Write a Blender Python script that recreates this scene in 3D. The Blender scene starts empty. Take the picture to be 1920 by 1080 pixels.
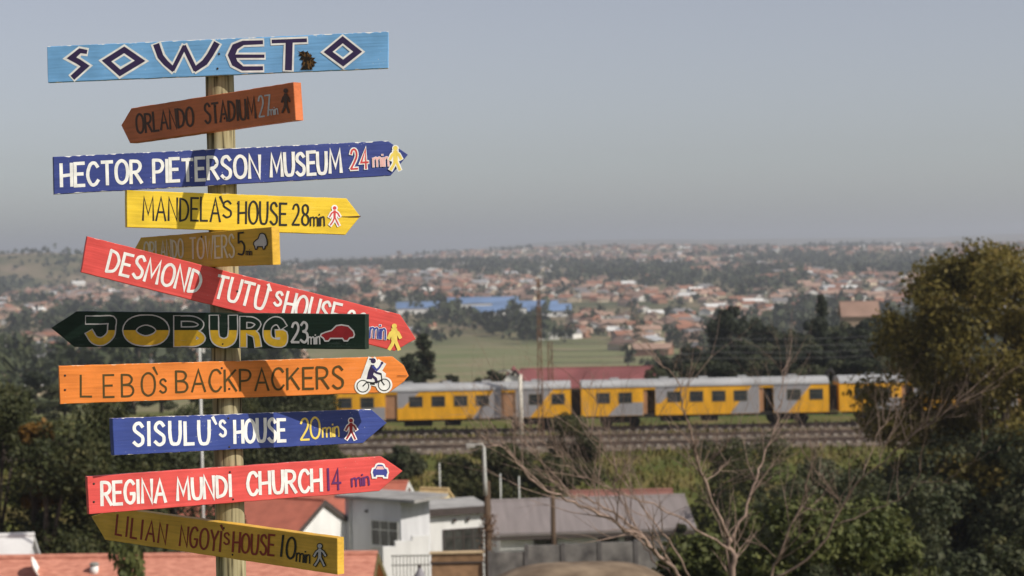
import bpy, bmesh, math, random
import numpy as np
from mathutils import Vector, Matrix

# ------------------------------------------------------------------ camera, sky, sun, exposure
scene = bpy.context.scene
C = scene.collection
RAD = math.radians
FPX = 3600.0                      # focal length in photo pixels (1920 wide)
CAM = Vector((0.0, 0.0, 13.5))
PITCH, ROLL = RAD(-1.03), RAD(1.1)
SUN_AZ, SUN_EL = RAD(62), RAD(41)   # azimuth measured from behind the camera towards the right

fwd = Vector((0, math.cos(PITCH), math.sin(PITCH)))
r0 = Vector((1, 0, 0)); u0 = r0.cross(fwd)
RIGHT = r0 * math.cos(ROLL) - u0 * math.sin(ROLL)
UP = u0 * math.cos(ROLL) + r0 * math.sin(ROLL)
cam_data = bpy.data.cameras.new('camera')
cam = bpy.data.objects.new('camera', cam_data); C.objects.link(cam)
m = Matrix.Identity(4)
for i in range(3):
    m[i][0] = RIGHT[i]; m[i][1] = UP[i]; m[i][2] = -fwd[i]; m[i][3] = CAM[i]
cam.matrix_world = m
cam_data.sensor_width = 36.0
cam_data.lens = 36.0 * FPX / 1920.0
cam_data.clip_start = 0.1; cam_data.clip_end = 40000
cam_data.dof.use_dof = True
cam_data.dof.focus_distance = 7.15
cam_data.dof.aperture_fstop = 5.2
scene.camera = cam

SUN_DIR = Vector((math.sin(SUN_AZ) * math.cos(SUN_EL), -math.cos(SUN_AZ) * math.cos(SUN_EL), math.sin(SUN_EL)))
world = bpy.data.worlds.new('World'); scene.world = world; world.use_nodes = True
wn = world.node_tree.nodes; wl = world.node_tree.links
sky = wn.new('ShaderNodeTexSky'); sky.sky_type = 'NISHITA'; sky.sun_disc = False
sky.sun_elevation = SUN_EL
sky.sun_rotation = math.atan2(SUN_DIR.x, SUN_DIR.y)
sky.altitude = 1600; sky.air_density = 1.0; sky.dust_density = 4.2; sky.ozone_density = 1.0
bg = wn['Background']; bg.inputs[1].default_value = 0.08
hsv = wn.new('ShaderNodeHueSaturation'); hsv.inputs['Hue'].default_value = 0.52; hsv.inputs['Saturation'].default_value = 0.5      # dusty winter air: the whole sky is paler
wl.new(sky.outputs[0], hsv.inputs['Color']); wl.new(hsv.outputs[0], bg.inputs[0])
sun_data = bpy.data.lights.new('sun', 'SUN'); sun_data.energy = 3.7; sun_data.angle = RAD(0.55)
sun_data.color = (1.0, 0.94, 0.84)
sun = bpy.data.objects.new('sun', sun_data); C.objects.link(sun)
sun.rotation_euler = SUN_DIR.to_track_quat('Z', 'Y').to_euler()
vs = scene.view_settings
vs.view_transform = 'Standard'; vs.look = 'None'; vs.exposure = 0.34; vs.gamma = 1.0; vs.use_curve_mapping = False
scene.render.engine = 'CYCLES'
scene.cycles.use_denoising = True
scene.cycles.max_bounces = 6; scene.cycles.diffuse_bounces = 3; scene.cycles.transparent_max_bounces = 8
scene.cycles.volume_bounces = 0

# ------------------------------------------------------------------ helpers
rng = random.Random(7)
def px_ray(px, py):
    return fwd + RIGHT * ((px - 960) / FPX) + UP * ((540 - py) / FPX)
def at(px, py, d):
    """the world point seen at photo pixel (px,py) at forward distance d"""
    return CAM + px_ray(px, py) * d
def proj(p):
    v = Vector(p) - CAM; d = v.dot(fwd)
    return 960 + v.dot(RIGHT) / d * FPX, 540 - v.dot(UP) / d * FPX, d

def link(name, data, parent=None):
    o = bpy.data.objects.new(name, data); C.objects.link(o)
    if parent is not None: o.parent = parent
    return o
def tag(o, label=None, cat=None, group=None, kind=None):
    if label: o['label'] = label
    if cat: o['category'] = cat
    if group: o['group'] = group
    if kind: o['kind'] = kind
    return o
def empty(name, loc=(0, 0, 0), rz=0.0):
    o = link(name, None); o.location = loc; o.rotation_euler = (0, 0, rz); o.empty_display_size = 0.2
    return o
def copy_tree(o, parent=None):
    c = o.copy(); C.objects.link(c); c.parent = parent
    for ch in list(o.children): copy_tree(ch, c)
    return c

class MB:
    def __init__(s): s.v = []; s.f = []
    def add(s, vs_, fs_):
        n = len(s.v); s.v.extend([tuple(p) for p in vs_]); s.f.extend([tuple(i + n for i in f) for f in fs_]); return s
    def box(s, x0, x1, y0, y1, z0, z1):
        return s.add([(x0,y0,z0),(x1,y0,z0),(x1,y1,z0),(x0,y1,z0),(x0,y0,z1),(x1,y0,z1),(x1,y1,z1),(x0,y1,z1)],
                     [(0,3,2,1),(4,5,6,7),(0,1,5,4),(1,2,6,5),(2,3,7,6),(3,0,4,7)])
    def tube(s, pts, rad, n=8, cap=True):
        pts = [Vector(p) for p in pts]; base = len(s.v)
        prev = None
        for i, p in enumerate(pts):
            t = (pts[min(i+1, len(pts)-1)] - pts[max(i-1, 0)]).normalized()
            a = Vector((0, 0, 1)) if abs(t.z) < 0.9 else Vector((1, 0, 0))
            if prev is None: u = t.cross(a).normalized()
            else: u = (prev - t * prev.dot(t)).normalized()
            prev = u; w = t.cross(u)
            r = rad[i] if hasattr(rad, '__len__') else rad
            for k in range(n):
                an = 2 * math.pi * k / n
                s.v.append(tuple(p + u * (r * math.cos(an)) + w * (r * math.sin(an))))
        for i in range(len(pts) - 1):
            for k in range(n):
                a0 = base + i*n + k; a1 = base + i*n + (k+1) % n
                s.f.append((a0, a1, a1 + n, a0 + n))
        if cap:
            s.f.append(tuple(base + k for k in reversed(range(n))))
            s.f.append(tuple(base + (len(pts)-1)*n + k for k in range(n)))
        return s
    def mesh(s, name, mat=None, smooth=False):
        me = bpy.data.meshes.new(name); me.from_pydata(s.v, [], s.f)
        if mat: me.materials.append(mat)
        if smooth: me.polygons.foreach_set('use_smooth', [True] * len(me.polygons))
        me.update(); return me
    def build(s, name, mat=None, parent=None, smooth=False):
        return link(name, s.mesh(name, mat, smooth), parent)

def np_quads(name, verts, mat):
    """verts (N,4,3) -> one mesh of N separate quads"""
    n = len(verts); me = bpy.data.meshes.new(name)
    me.vertices.add(n*4); me.vertices.foreach_set('co', np.ascontiguousarray(verts, dtype=np.float32).ravel())
    me.loops.add(n*4); me.loops.foreach_set('vertex_index', np.arange(n*4, dtype=np.int32))
    me.polygons.add(n); me.polygons.foreach_set('loop_start', np.arange(0, n*4, 4, dtype=np.int32))
    me.polygons.foreach_set('loop_total', np.full(n, 4, dtype=np.int32))
    me.materials.append(mat); me.update(calc_edges=True); me.validate(); return me

# ---- materials
MATS = {}
def mat(name, col, rough=0.7, var=0.15, scale=4.0, col2=None, stretch=(1,1,1), bump=0.0, bscale=None, spec=0.3, metal=0.0, detail=4, coord='Object'):
    if name in MATS: return MATS[name]
    m_ = bpy.data.materials.new(name); m_.use_nodes = True; MATS[name] = m_
    nt = m_.node_tree; N = nt.nodes; L = nt.links; b = N['Principled BSDF']
    b.inputs['Roughness'].default_value = rough; b.inputs['Metallic'].default_value = metal
    b.inputs['Specular IOR Level'].default_value = spec
    tc = N.new('ShaderNodeTexCoord'); mp = N.new('ShaderNodeMapping'); mp.inputs['Scale'].default_value = stretch
    L.new(tc.outputs[coord], mp.inputs[0])
    nz = N.new('ShaderNodeTexNoise'); nz.inputs['Scale'].default_value = scale; nz.inputs['Detail'].default_value = detail
    L.new(mp.outputs[0], nz.inputs['Vector'])
    rp = N.new('ShaderNodeValToRGB'); rp.color_ramp.elements[0].position = 0.3; rp.color_ramp.elements[1].position = 0.7
    c = Vector(col)
    rp.color_ramp.elements[0].color = (*(c * (1 - var)), 1)
    rp.color_ramp.elements[1].color = (*(Vector(col2) if col2 else c * (1 + var)), 1)
    L.new(nz.outputs[0], rp.inputs[0]); L.new(rp.outputs[0], b.inputs['Base Color'])
    if bump:
        nb = N.new('ShaderNodeTexNoise'); nb.inputs['Scale'].default_value = bscale or scale * 4; nb.inputs['Detail'].default_value = 6
        L.new(mp.outputs[0], nb.inputs['Vector'])
        bp = N.new('ShaderNodeBump'); bp.inputs['Strength'].default_value = bump; bp.inputs['Distance'].default_value = 0.02
        L.new(nb.outputs[0], bp.inputs['Height']); L.new(bp.outputs[0], b.inputs['Normal'])
    return m_
def leaf_mat(name, cols, trans=0.25):
    """foliage: every leaf face picks its own shade from the list"""
    if name in MATS: return MATS[name]
    m_ = bpy.data.materials.new(name); m_.use_nodes = True; MATS[name] = m_
    nt = m_.node_tree; N = nt.nodes; L = nt.links; b = N['Principled BSDF']
    b.inputs['Roughness'].default_value = 0.6; b.inputs['Specular IOR Level'].default_value = 0.2
    g = N.new('ShaderNodeNewGeometry'); oi = N.new('ShaderNodeObjectInfo')
    nz = N.new('ShaderNodeTexNoise'); nz.inputs['Scale'].default_value = 0.55; nz.inputs['Detail'].default_value = 2
    L.new(g.outputs['Position'], nz.inputs['Vector'])
    a1 = N.new('ShaderNodeMath'); a1.operation = 'MULTIPLY_ADD'; a1.inputs[1].default_value = 0.45
    a2 = N.new('ShaderNodeMath'); a2.operation = 'MULTIPLY_ADD'; a2.inputs[1].default_value = 0.75; a2.inputs[2].default_value = -0.1
    L.new(nz.outputs[0], a2.inputs[0]); L.new(g.outputs['Random Per Island'], a1.inputs[0]); L.new(a2.outputs[0], a1.inputs[2])
    rp = N.new('ShaderNodeValToRGB')
    el = rp.color_ramp.elements
    for i, c in enumerate(cols):
        pos = 0.1 + 0.8 * i / (len(cols) - 1)
        e = el[i] if i < 2 else el.new(pos)
        e.position = pos; e.color = (*c, 1)
    L.new(a1.outputs[0], rp.inputs[0]); L.new(rp.outputs[0], b.inputs['Base Color'])
    tr = N.new('ShaderNodeBsdfTranslucent'); L.new(rp.outputs[0], tr.inputs['Color'])
    mx = N.new('ShaderNodeMixShader'); mx.inputs[0].default_value = trans
    L.new(b.outputs[0], mx.inputs[1]); L.new(tr.outputs[0], mx.inputs[2])
    L.new(mx.outputs[0], N['Material Output'].inputs['Surface'])
    return m_

# ------------------------------------------------------------------ terrain
PROFILE = [(-80, 11.9), (0, 11.6), (9, 11.4), (15, 10.2), (30, 6.3), (50, 1.0), (62, -2.2), (78, -4.0), (104, -4.0), (113, -1.9),
           (124, -0.6), (129, -0.4), (153, -0.4), (160, -1.0), (200, -2.5), (260, -7), (500, -21), (700, -27), (950, -31), (1400, -28), (2000, -21),
           (3000, -8), (3900, 2), (4300, 3), (5200, -12), (6500, -15), (8800, 30), (9600, 34), (12000, -10)]
PY = np.array([p[0] for p in PROFILE]); PZ = np.array([p[1] for p in PROFILE])
def ground_z(x, y):
    x = np.asarray(x, float); y = np.asarray(y, float)
    z = np.interp(y, PY, PZ)
    far = np.clip((y - 1200) / 2500, 0, 1)
    z = z + far * (11 * np.sin(x / 410 + 1.0) + 6 * np.sin(x / 173 + y / 300) + 8 * np.clip(x / 800, -1, 1) + 3 * np.sin(y / 210 + x / 900))
    # the bare hill far off on one side
    z = z + 52 * np.exp(-((x + 690) / 210) ** 2 - ((y - 2700) / 260) ** 2)
    rid = np.clip((y - 7500) / 1200, 0, 1)
    z = z + rid * (18 * np.sin(x / 1500 + 0.4) + 7 * np.sin(x / 520))
    emb = np.clip(1 - np.abs(y - 116) / 14, 0, 1)
    z = z + emb * 0.25 * np.sin(x / 6.3 + y / 3.0) 
    return z
def gz(x, y): return float(ground_z(x, y))

def ground_material():
    m_ = bpy.data.materials.new('ground'); m_.use_nodes = True
    nt = m_.node_tree; N = nt.nodes; L = nt.links; b = N['Principled BSDF']; b.inputs['Roughness'].default_value = 0.95
    b.inputs['Specular IOR Level'].default_value = 0.1
    g = N.new('ShaderNodeNewGeometry')
    def noise(scale, det=5):
        n = N.new('ShaderNodeTexNoise'); n.inputs['Scale'].default_value = scale; n.inputs['Detail'].default_value = det
        L.new(g.outputs['Position'], n.inputs['Vector']); return n
    def ramp(src, stops):
        r = N.new('ShaderNodeValToRGB'); e = r.color_ramp.elements
        for i, (p, c) in enumerate(stops):
            q = e[i] if i < 2 else e.new(p)
            q.position = p; q.color = (*c, 1)
        L.new(src, r.inputs[0]); return r
    n1 = noise(0.22); near = ramp(n1.outputs[0], [(0.32, (0.06, 0.078, 0.018)), (0.5, (0.10, 0.105, 0.028)), (0.68, (0.17, 0.13, 0.05))])
    n2 = noise(0.012, 8); far = ramp(n2.outputs[0], [(0.35, (0.075, 0.085, 0.04)), (0.5, (0.16, 0.135, 0.075)), (0.66, (0.23, 0.175, 0.12))])
    sx = N.new('ShaderNodeSeparateXYZ'); L.new(g.outputs['Position'], sx.inputs[0])
    mr = N.new('ShaderNodeMapRange'); mr.inputs[1].default_value = 850; mr.inputs[2].default_value = 1100
    L.new(sx.outputs[1], mr.inputs[0])
    mx = N.new('ShaderNodeMix'); mx.data_type = 'RGBA'
    L.new(mr.outputs[0], mx.inputs[0]); L.new(near.outputs[0], mx.inputs[6]); L.new(far.outputs[0], mx.inputs[7])
    n3 = noise(0.03, 6); fld = ramp(n3.outputs[0], [(0.35, (0.13, 0.15, 0.06)), (0.5, (0.17, 0.175, 0.085)), (0.68, (0.24, 0.20, 0.12))])
    m2 = N.new('ShaderNodeMapRange'); m2.inputs[1].default_value = 170; m2.inputs[2].default_value = 300; L.new(sx.outputs[1], m2.inputs[0])
    mf = N.new('ShaderNodeMix'); mf.data_type = 'RGBA'; L.new(m2.outputs[0], mf.inputs[0]); L.new(near.outputs[0], mf.inputs[6]); L.new(fld.outputs[0], mf.inputs[7]); L.new(mf.outputs[2], mx.inputs[6])
    L.new(mx.outputs[2], b.inputs['Base Color'])
    return m_
GROUND = ground_material()
ys = np.concatenate([np.linspace(-80, 60, 29), np.linspace(62, 165, 80), np.linspace(170, 1000, 60), np.linspace(1030, 5000, 90), np.linspace(5100, 12000, 50)])
ss = np.linspace(-1, 1, 161)
Y, S = np.meshgrid(ys, ss, indexing='ij')
X = S * (np.maximum(Y, 0) * 0.55 + 110)
Z = ground_z(X, Y)
V = np.stack([X, Y, Z], -1).reshape(-1, 3)
nc = len(ss); idx = np.arange(len(ys) * nc).reshape(len(ys), nc)
F = np.stack([idx[:-1, :-1], idx[:-1, 1:], idx[1:, 1:], idx[1:, :-1]], -1).reshape(-1, 4)
gm = bpy.data.meshes.new('ground'); gm.from_pydata(V.tolist(), [], F.tolist()); gm.materials.append(GROUND)
gm.polygons.foreach_set('use_smooth', [True] * len(gm.polygons)); gm.update()
tag(link('ground', gm), 'grassy ground falling from the signpost to a railway and rising to far hills', kind='structure')

# ------------------------------------------------------------------ signpost
POST_D = 7.28
post_top = at(410.4, 84, POST_D); post_low = at(433.5, 1080, POST_D)
def post_axis(py):
    t = (py - 84) / (1080 - 84); return post_top.lerp(post_low, t)
gy = gz(post_low.x, post_low.y)
post_base = post_top + (post_low - post_top) * ((post_top.z - gy + 0.3) / (post_top.z - post_low.z))
signpost = empty('signpost', (post_base.x, post_base.y, gy))
tag(signpost, 'wooden post carrying eleven painted direction boards, top one light blue', 'signpost')
SP_INV = Matrix.Translation(-Vector(signpost.location))

def wood_post_mat():
    m_ = bpy.data.materials.new('weathered_post'); m_.use_nodes = True
    nt = m_.node_tree; N = nt.nodes; L = nt.links; b = N['Principled BSDF']; b.inputs['Roughness'].default_value = 0.85
    b.inputs['Specular IOR Level'].default_value = 0.15
    tc = N.new('ShaderNodeTexCoord'); mp = N.new('ShaderNodeMapping'); mp.inputs['Scale'].default_value = (60, 60, 3.0)
    L.new(tc.outputs['Object'], mp.inputs[0])
    n = N.new('ShaderNodeTexNoise'); n.inputs['Scale'].default_value = 1.0; n.inputs['Detail'].default_value = 7
    L.new(mp.outputs[0], n.inputs[0])
    r = N.new('ShaderNodeValToRGB'); e = r.color_ramp.elements
    e[0].position = .34; e[0].color = (.06, .048, .028, 1); e[1].position = .46; e[1].color = (.31, .265, .15, 1)
    q = e.new(.7); q.color = (.44, .39, .245, 1)
    L.new(n.outputs[0], r.inputs[0]); L.new(r.outputs[0], b.inputs['Base Color'])
    bp = N.new('ShaderNodeBump'); bp.inputs['Strength'].default_value = .5; bp.inputs['Distance'].default_value = .004
    L.new(n.outputs[0], bp.inputs['Height']); L.new(bp.outputs[0], b.inputs['Normal'])
    return m_
pb = MB(); npts = 24; pts = []; rads = []
for i in range(npts + 1):
    t = i / npts; p = post_base.lerp(post_top, t) - Vector(signpost.location)
    pts.append(p); rads.append(0.0585 - 0.005 * t + rng.uniform(-.0006, .0006))
pb.tube(pts, rads, 28)
pb.build('post', wood_post_mat(), signpost, True)
POST_R = 0.056

def paint(name, col, chip=(0.75, 0.74, 0.7), chipw=0.004, chipamt=0.5, H=0.14, rough=0.5):
    """brush-painted plank: grain relief, slight fading, chips along the long edges"""
    m_ = bpy.data.materials.new(name); m_.use_nodes = True
    nt = m_.node_tree; N = nt.nodes; L = nt.links; b = N['Principled BSDF']; b.inputs['Roughness'].default_value = rough
    b.inputs['Specular IOR Level'].default_value = 0.3
    tc = N.new('ShaderNodeTexCoord'); mp = N.new('ShaderNodeMapping'); mp.inputs['Scale'].default_value = (5, 40, 90)
    L.new(tc.outputs['Object'], mp.inputs[0])
    gr = N.new('ShaderNodeTexNoise'); gr.inputs['Scale'].default_value = 1.0; gr.inputs['Detail'].default_value = 6
    L.new(mp.outputs[0], gr.inputs[0])
    sp = N.new('ShaderNodeTexNoise'); sp.inputs['Scale'].default_value = 9; sp.inputs['Detail'].default_value = 8
    L.new(tc.outputs['Object'], sp.inputs[0])
    c = Vector(col)
    r1 = N.new('ShaderNodeValToRGB'); e = r1.color_ramp.elements
    e[0].position = .28; e[0].color = (*(c * .62), 1); e[1].position = .60; e[1].color = (*c, 1)
    q = e.new(.85); q.color = (*(c * .9 + Vector((.05, .05, .05))), 1)
    ad = N.new('ShaderNodeMath'); ad.operation = 'MULTIPLY_ADD'; ad.inputs[1].default_value = .5
    hf = N.new('ShaderNodeMath'); hf.operation = 'MULTIPLY'; hf.inputs[1].default_value = .55
    L.new(sp.outputs[0], hf.inputs[0]); L.new(gr.outputs[0], ad.inputs[0]); L.new(hf.outputs[0], ad.inputs[2])
    L.new(ad.outputs[0], r1.inputs[0])
    # chips near the edges
    sx = N.new('ShaderNodeSeparateXYZ'); L.new(tc.outputs['Object'], sx.inputs[0])
    ab = N.new('ShaderNodeMath'); ab.operation = 'ABSOLUTE'; L.new(sx.outputs[2], ab.inputs[0])
    mr = N.new('ShaderNodeMapRange'); mr.inputs[1].default_value = H / 2 - chipw * 2.2; mr.inputs[2].default_value = H / 2 + chipw
    mr.inputs[3].default_value = 0; mr.inputs[4].default_value = chipamt
    L.new(ab.outputs[0], mr.inputs[0])
    cn = N.new('ShaderNodeTexNoise'); cn.inputs['Scale'].default_value = 34; cn.inputs['Detail'].default_value = 5
    L.new(tc.outputs['Object'], cn.inputs[0])
    s2 = N.new('ShaderNodeMath'); s2.operation = 'ADD'; L.new(cn.outputs[0], s2.inputs[0]); L.new(mr.outputs[0], s2.inputs[1])
    th = N.new('ShaderNodeMapRange'); th.inputs[1].default_value = .79; th.inputs[2].default_value = .84
    L.new(s2.outputs[0], th.inputs[0])
    sk = N.new('ShaderNodeTexNoise'); sk.inputs['Scale'].default_value = 130; sk.inputs['Detail'].default_value = 3; L.new(tc.outputs['Object'], sk.inputs[0])
    sm = N.new('ShaderNodeMath'); sm.operation = 'MULTIPLY_ADD'; sm.inputs[1].default_value = .35; L.new(sp.outputs[0], sm.inputs[0]); L.new(sk.outputs[0], sm.inputs[2])
    st = N.new('ShaderNodeMapRange'); st.inputs[1].default_value = .88; st.inputs[2].default_value = .93; st.inputs[4].default_value = .7; L.new(sm.outputs[0], st.inputs[0])
    mxx = N.new('ShaderNodeMath'); mxx.operation = 'MAXIMUM'; L.new(th.outputs[0], mxx.inputs[0]); L.new(st.outputs[0], mxx.inputs[1]); th = mxx
    mx = N.new('ShaderNodeMix'); mx.data_type = 'RGBA'; mx.inputs[7].default_value = (*chip, 1)
    L.new(th.outputs[0], mx.inputs[0]); L.new(r1.outputs[0], mx.inputs[6]); L.new(mx.outputs[2], b.inputs['Base Color'])
    bp = N.new('ShaderNodeBump'); bp.inputs['Strength'].default_value = .6; bp.inputs['Distance'].default_value = .002
    L.new(gr.outputs[0], bp.inputs['Height']); L.new(bp.outputs[0], b.inputs['Normal'])
    return m_

def ink(name, col, rough=0.5):
    return mat(name, col, rough, 0.14, 30, spec=0.3)
WHITE = ink('white_lettering', (.80, .79, .76)); NAVY = ink('navy_lettering', (.035, .022, .075)); BLACK = ink('black_lettering', (.018, .017, .015))
RED = ink('red_lettering', (.55, .06, .06)); DKRED = ink('dark_red_lettering', (.25, .035, .02)); YEL = ink('yellow_lettering', (.78, .60, .12))
GOLD = ink('gold_lettering', (.70, .42, .03)); GREYL = ink('grey_lettering', (.55, .53, .53)); OLIVE = ink('olive_lettering', (.085, .055, .015))
PURPLE = ink('purple_lettering', (.13, .03, .13)); BLUEL = ink('blue_lettering', (.05, .06, .27)); PINK = ink('pink_lettering', (.75, .42, .40))
DKGREEN = ink('green_lettering', (.008, .022, .014)); BROWNL = ink('brown_lettering', (.085, .04, .022)); TAUPE = ink('taupe_lettering', (.78, .66, .48))
MAROON = ink('maroon_lettering', (.30, .02, .025))

def smooth_line(P, closed=False, n=7):
    P = [Vector(p) for p in P]; out = []
    m_ = len(P)
    for i in range(m_ if closed else m_ - 1):
        if closed: a, b, c, d = P[i-1], P[i], P[(i+1) % m_], P[(i+2) % m_]
        else: a, b, c, d = P[max(i-1, 0)], P[i], P[i+1], P[min(i+2, m_-1)]
        for k in range(n):
            t = k / n
            out.append(0.5 * ((2*b) + (c - a)*t + (2*a - 5*b + 4*c - d)*t*t + (3*b - a - 3*c + d)*t**3))
    if not closed: out.append(P[-1])
    return out

class Board:
    def __init__(s, name, label, outline, yaw, T, material, py_mid, chip=None):
        """outline: photo pixels of the front face, clockwise from top-left; tip points allowed"""
        a = RAD(yaw); s.n = Vector((math.sin(a), -math.cos(a), 0)); s.T = T
        s.q = post_axis(py_mid) + s.n * (POST_R + T)
        W = [s.hit(p) for p in outline]
        order = sorted(range(len(W)), key=lambda i: outline[i][0])
        xs = [p[0] for p in outline]; lx, rx = min(xs), max(xs)
        # direction of the board: along its top edge
        s.ex = (W[1] - W[0]).normalized(); s.ey = -s.n; s.ez = s.ex.cross(s.ey).normalized()
        s.o = sum(W, Vector()) / len(W)
        zs = [(w - s.o).dot(s.ez) for w in W]; s.o = s.o + s.ez * ((max(zs) + min(zs)) / 2)
        s.H = max(zs) - min(zs)
        P = [s.loc(p) for p in outline]
        # subdivide the outline with a hand-sawn wobble
        Q = []
        for i in range(len(P)):
            p, q = P[i], P[(i+1) % len(P)]; L_ = (q - p).length; k = max(1, int(L_ / 0.03))
            nrm = Vector((-(q - p).y, (q - p).x)).normalized()
            for j in range(k):
                w = p.lerp(q, j / k)
                if 0 < j: w = w + nrm * rng.uniform(-.0007, .0007)
                Q.append(w)
        nq = len(Q); inn = []
        for i in range(nq):
            d1 = (Q[i] - Q[i-1]).normalized(); d2 = (Q[(i+1) % nq] - Q[i]).normalized()
            nn = Vector((d1.y + d2.y, -(d1.x + d2.x)));  nn = nn.normalized() if nn.length > 1e-6 else Vector((0, 0))
            inn.append(Q[i] + nn * .0018)
        area = sum(Q[i-1].x * Q[i].y - Q[i].x * Q[i-1].y for i in range(nq))
        if area > 0: inn = [2 * Q[i] - inn[i] for i in range(nq)]
        mb = MB()
        mb.v = [(p.x, 0, p.y) for p in inn] + [(p.x, .0018, p.y) for p in Q] + [(p.x, T, p.y) for p in Q]
        f0 = tuple(range(nq)); fb = tuple(range(2*nq, 3*nq))
        mb.f = [f0, tuple(reversed(fb))]
        for i in range(nq):
            j = (i + 1) % nq
            mb.f += [(i, nq + i, nq + j, j), (nq + i, 2*nq + i, 2*nq + j, nq + j)]
        me = mb.mesh(name, material)
        bm = bmesh.new(); bm.from_mesh(me); bmesh.ops.recalc_face_normals(bm, faces=bm.faces); bm.to_mesh(me); bm.free()
        s.ob = link(name, me, signpost)
        M = Matrix.Identity(4)
        for i in range(3): M[i][0] = s.ex[i]; M[i][1] = s.ey[i]; M[i][2] = s.ez[i]; M[i][3] = s.o[i]
        s.ob.matrix_local = SP_INV @ M
        s.ob['label'] = label
        s.k = 0
    def hit(s, p):
        r = px_ray(*p); return CAM + r * ((s.q - CAM).dot(s.n) / r.dot(s.n))
    def loc(s, p):
        w = s.hit(p) - s.o; return Vector((w.dot(s.ex), w.dot(s.ez)))
    def lift(s):
        s.k += 1; return -(0.0004 + 0.00006 * s.k)
    # painting: shapes are collected per colour
    def start(s): s.cur = {}
    def poly(s, pts, m_):
        y = s.lift(); mb = s.cur.setdefault(m_.name, MB())
        P = [s.loc(p) for p in pts]
        a = sum(P[i-1].x * P[i].y - P[i].x * P[i-1].y for i in range(len(P)))
        if a < 0: P.reverse()
        mb.add([(p.x, y, p.y) for p in P], [tuple(range(len(P)))])
    def stroke(s, pts, w, m_, closed=False, clip=None, jit=0.06):
        y = s.lift(); mb = s.cur.setdefault(m_.name, MB())
        P = [Vector((p[0], p[1])) for p in pts]; n = len(P)
        ws = w if hasattr(w, '__len__') else [w] * n
        Lf, Rt = [], []
        for i in range(n):
            a = P[i-1] if (i or closed) else P[i]; b = P[(i+1) % n] if (i < n-1 or closed) else P[i]
            d1 = (P[i] - a); d2 = (b - P[i])
            d1 = d1.normalized() if d1.length > 1e-6 else d2.normalized(); d2 = d2.normalized() if d2.length > 1e-6 else d1
            t = d1 + d2; t = t.normalized() if t.length > 1e-4 else d1
            nn = Vector((-t.y, t.x)); k = 1 / max(0.5, nn.dot(Vector((-d1.y, d1.x))))
            hw = ws[i] / 2 * k; c = P[i]
            if not closed and i == 0: c = c - d2 * (ws[i] * .3)
            if not closed and i == n-1: c = c + d1 * (ws[i] * .3)
            Lf.append(c + nn * hw * (1 + rng.uniform(-jit, jit))); Rt.append(c - nn * hw * (1 + rng.uniform(-jit, jit)))
        for i in range(n if closed else n - 1):
            j = (i + 1) % n
            quad = [Lf[i], Lf[j], Rt[j], Rt[i]]
            if clip is not None:
                quad = clip_below(quad, clip)
                if len(quad) < 3: continue
            Q = [s.loc((q.x, q.y)) for q in quad]
            a = sum(Q[k-1].x * Q[k].y - Q[k].x * Q[k-1].y for k in range(len(Q)))
            if a < 0: Q.reverse()
            yy = y - 0.000004 * (i % 9)
            mb.add([(q.x, yy, q.y) for q in Q], [tuple(range(len(Q)))])
    def finish(s, name='lettering'):
        for mn, mb in s.cur.items(): mb.build(name, bpy.data.materials[mn], s.ob)
        s.cur = {}
    def nails(s, pxs):
        for p in pxs:
            q = s.loc(p); mb = MB()
            mb.tube([(q.x, .002, q.y), (q.x, -.0012, q.y), (q.x, -.0022, q.y)], [.0042, .0042, .0024], 8)
            mb.build('nail', mat('rusty_nail', (.05, .035, .03), .6, spec=.4, metal=.4), s.ob)
    def disc(s, c, r, m_, n=14):
        s.poly([(c[0] + r * math.cos(2*math.pi*i/n), c[1] + r * math.sin(2*math.pi*i/n)) for i in range(n)], m_)

def clip_below(quad, yline):
    """keep the part of the polygon with pixel y greater than yline"""
    out = []
    for i in range(len(quad)):
        a, b = quad[i-1], quad[i]
        ia, ib = a.y >= yline, b.y >= yline
        if ia != ib: out.append(a.lerp(b, (yline - a.y) / (b.y - a.y)))
        if ib: out.append(b)
    return out

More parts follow.
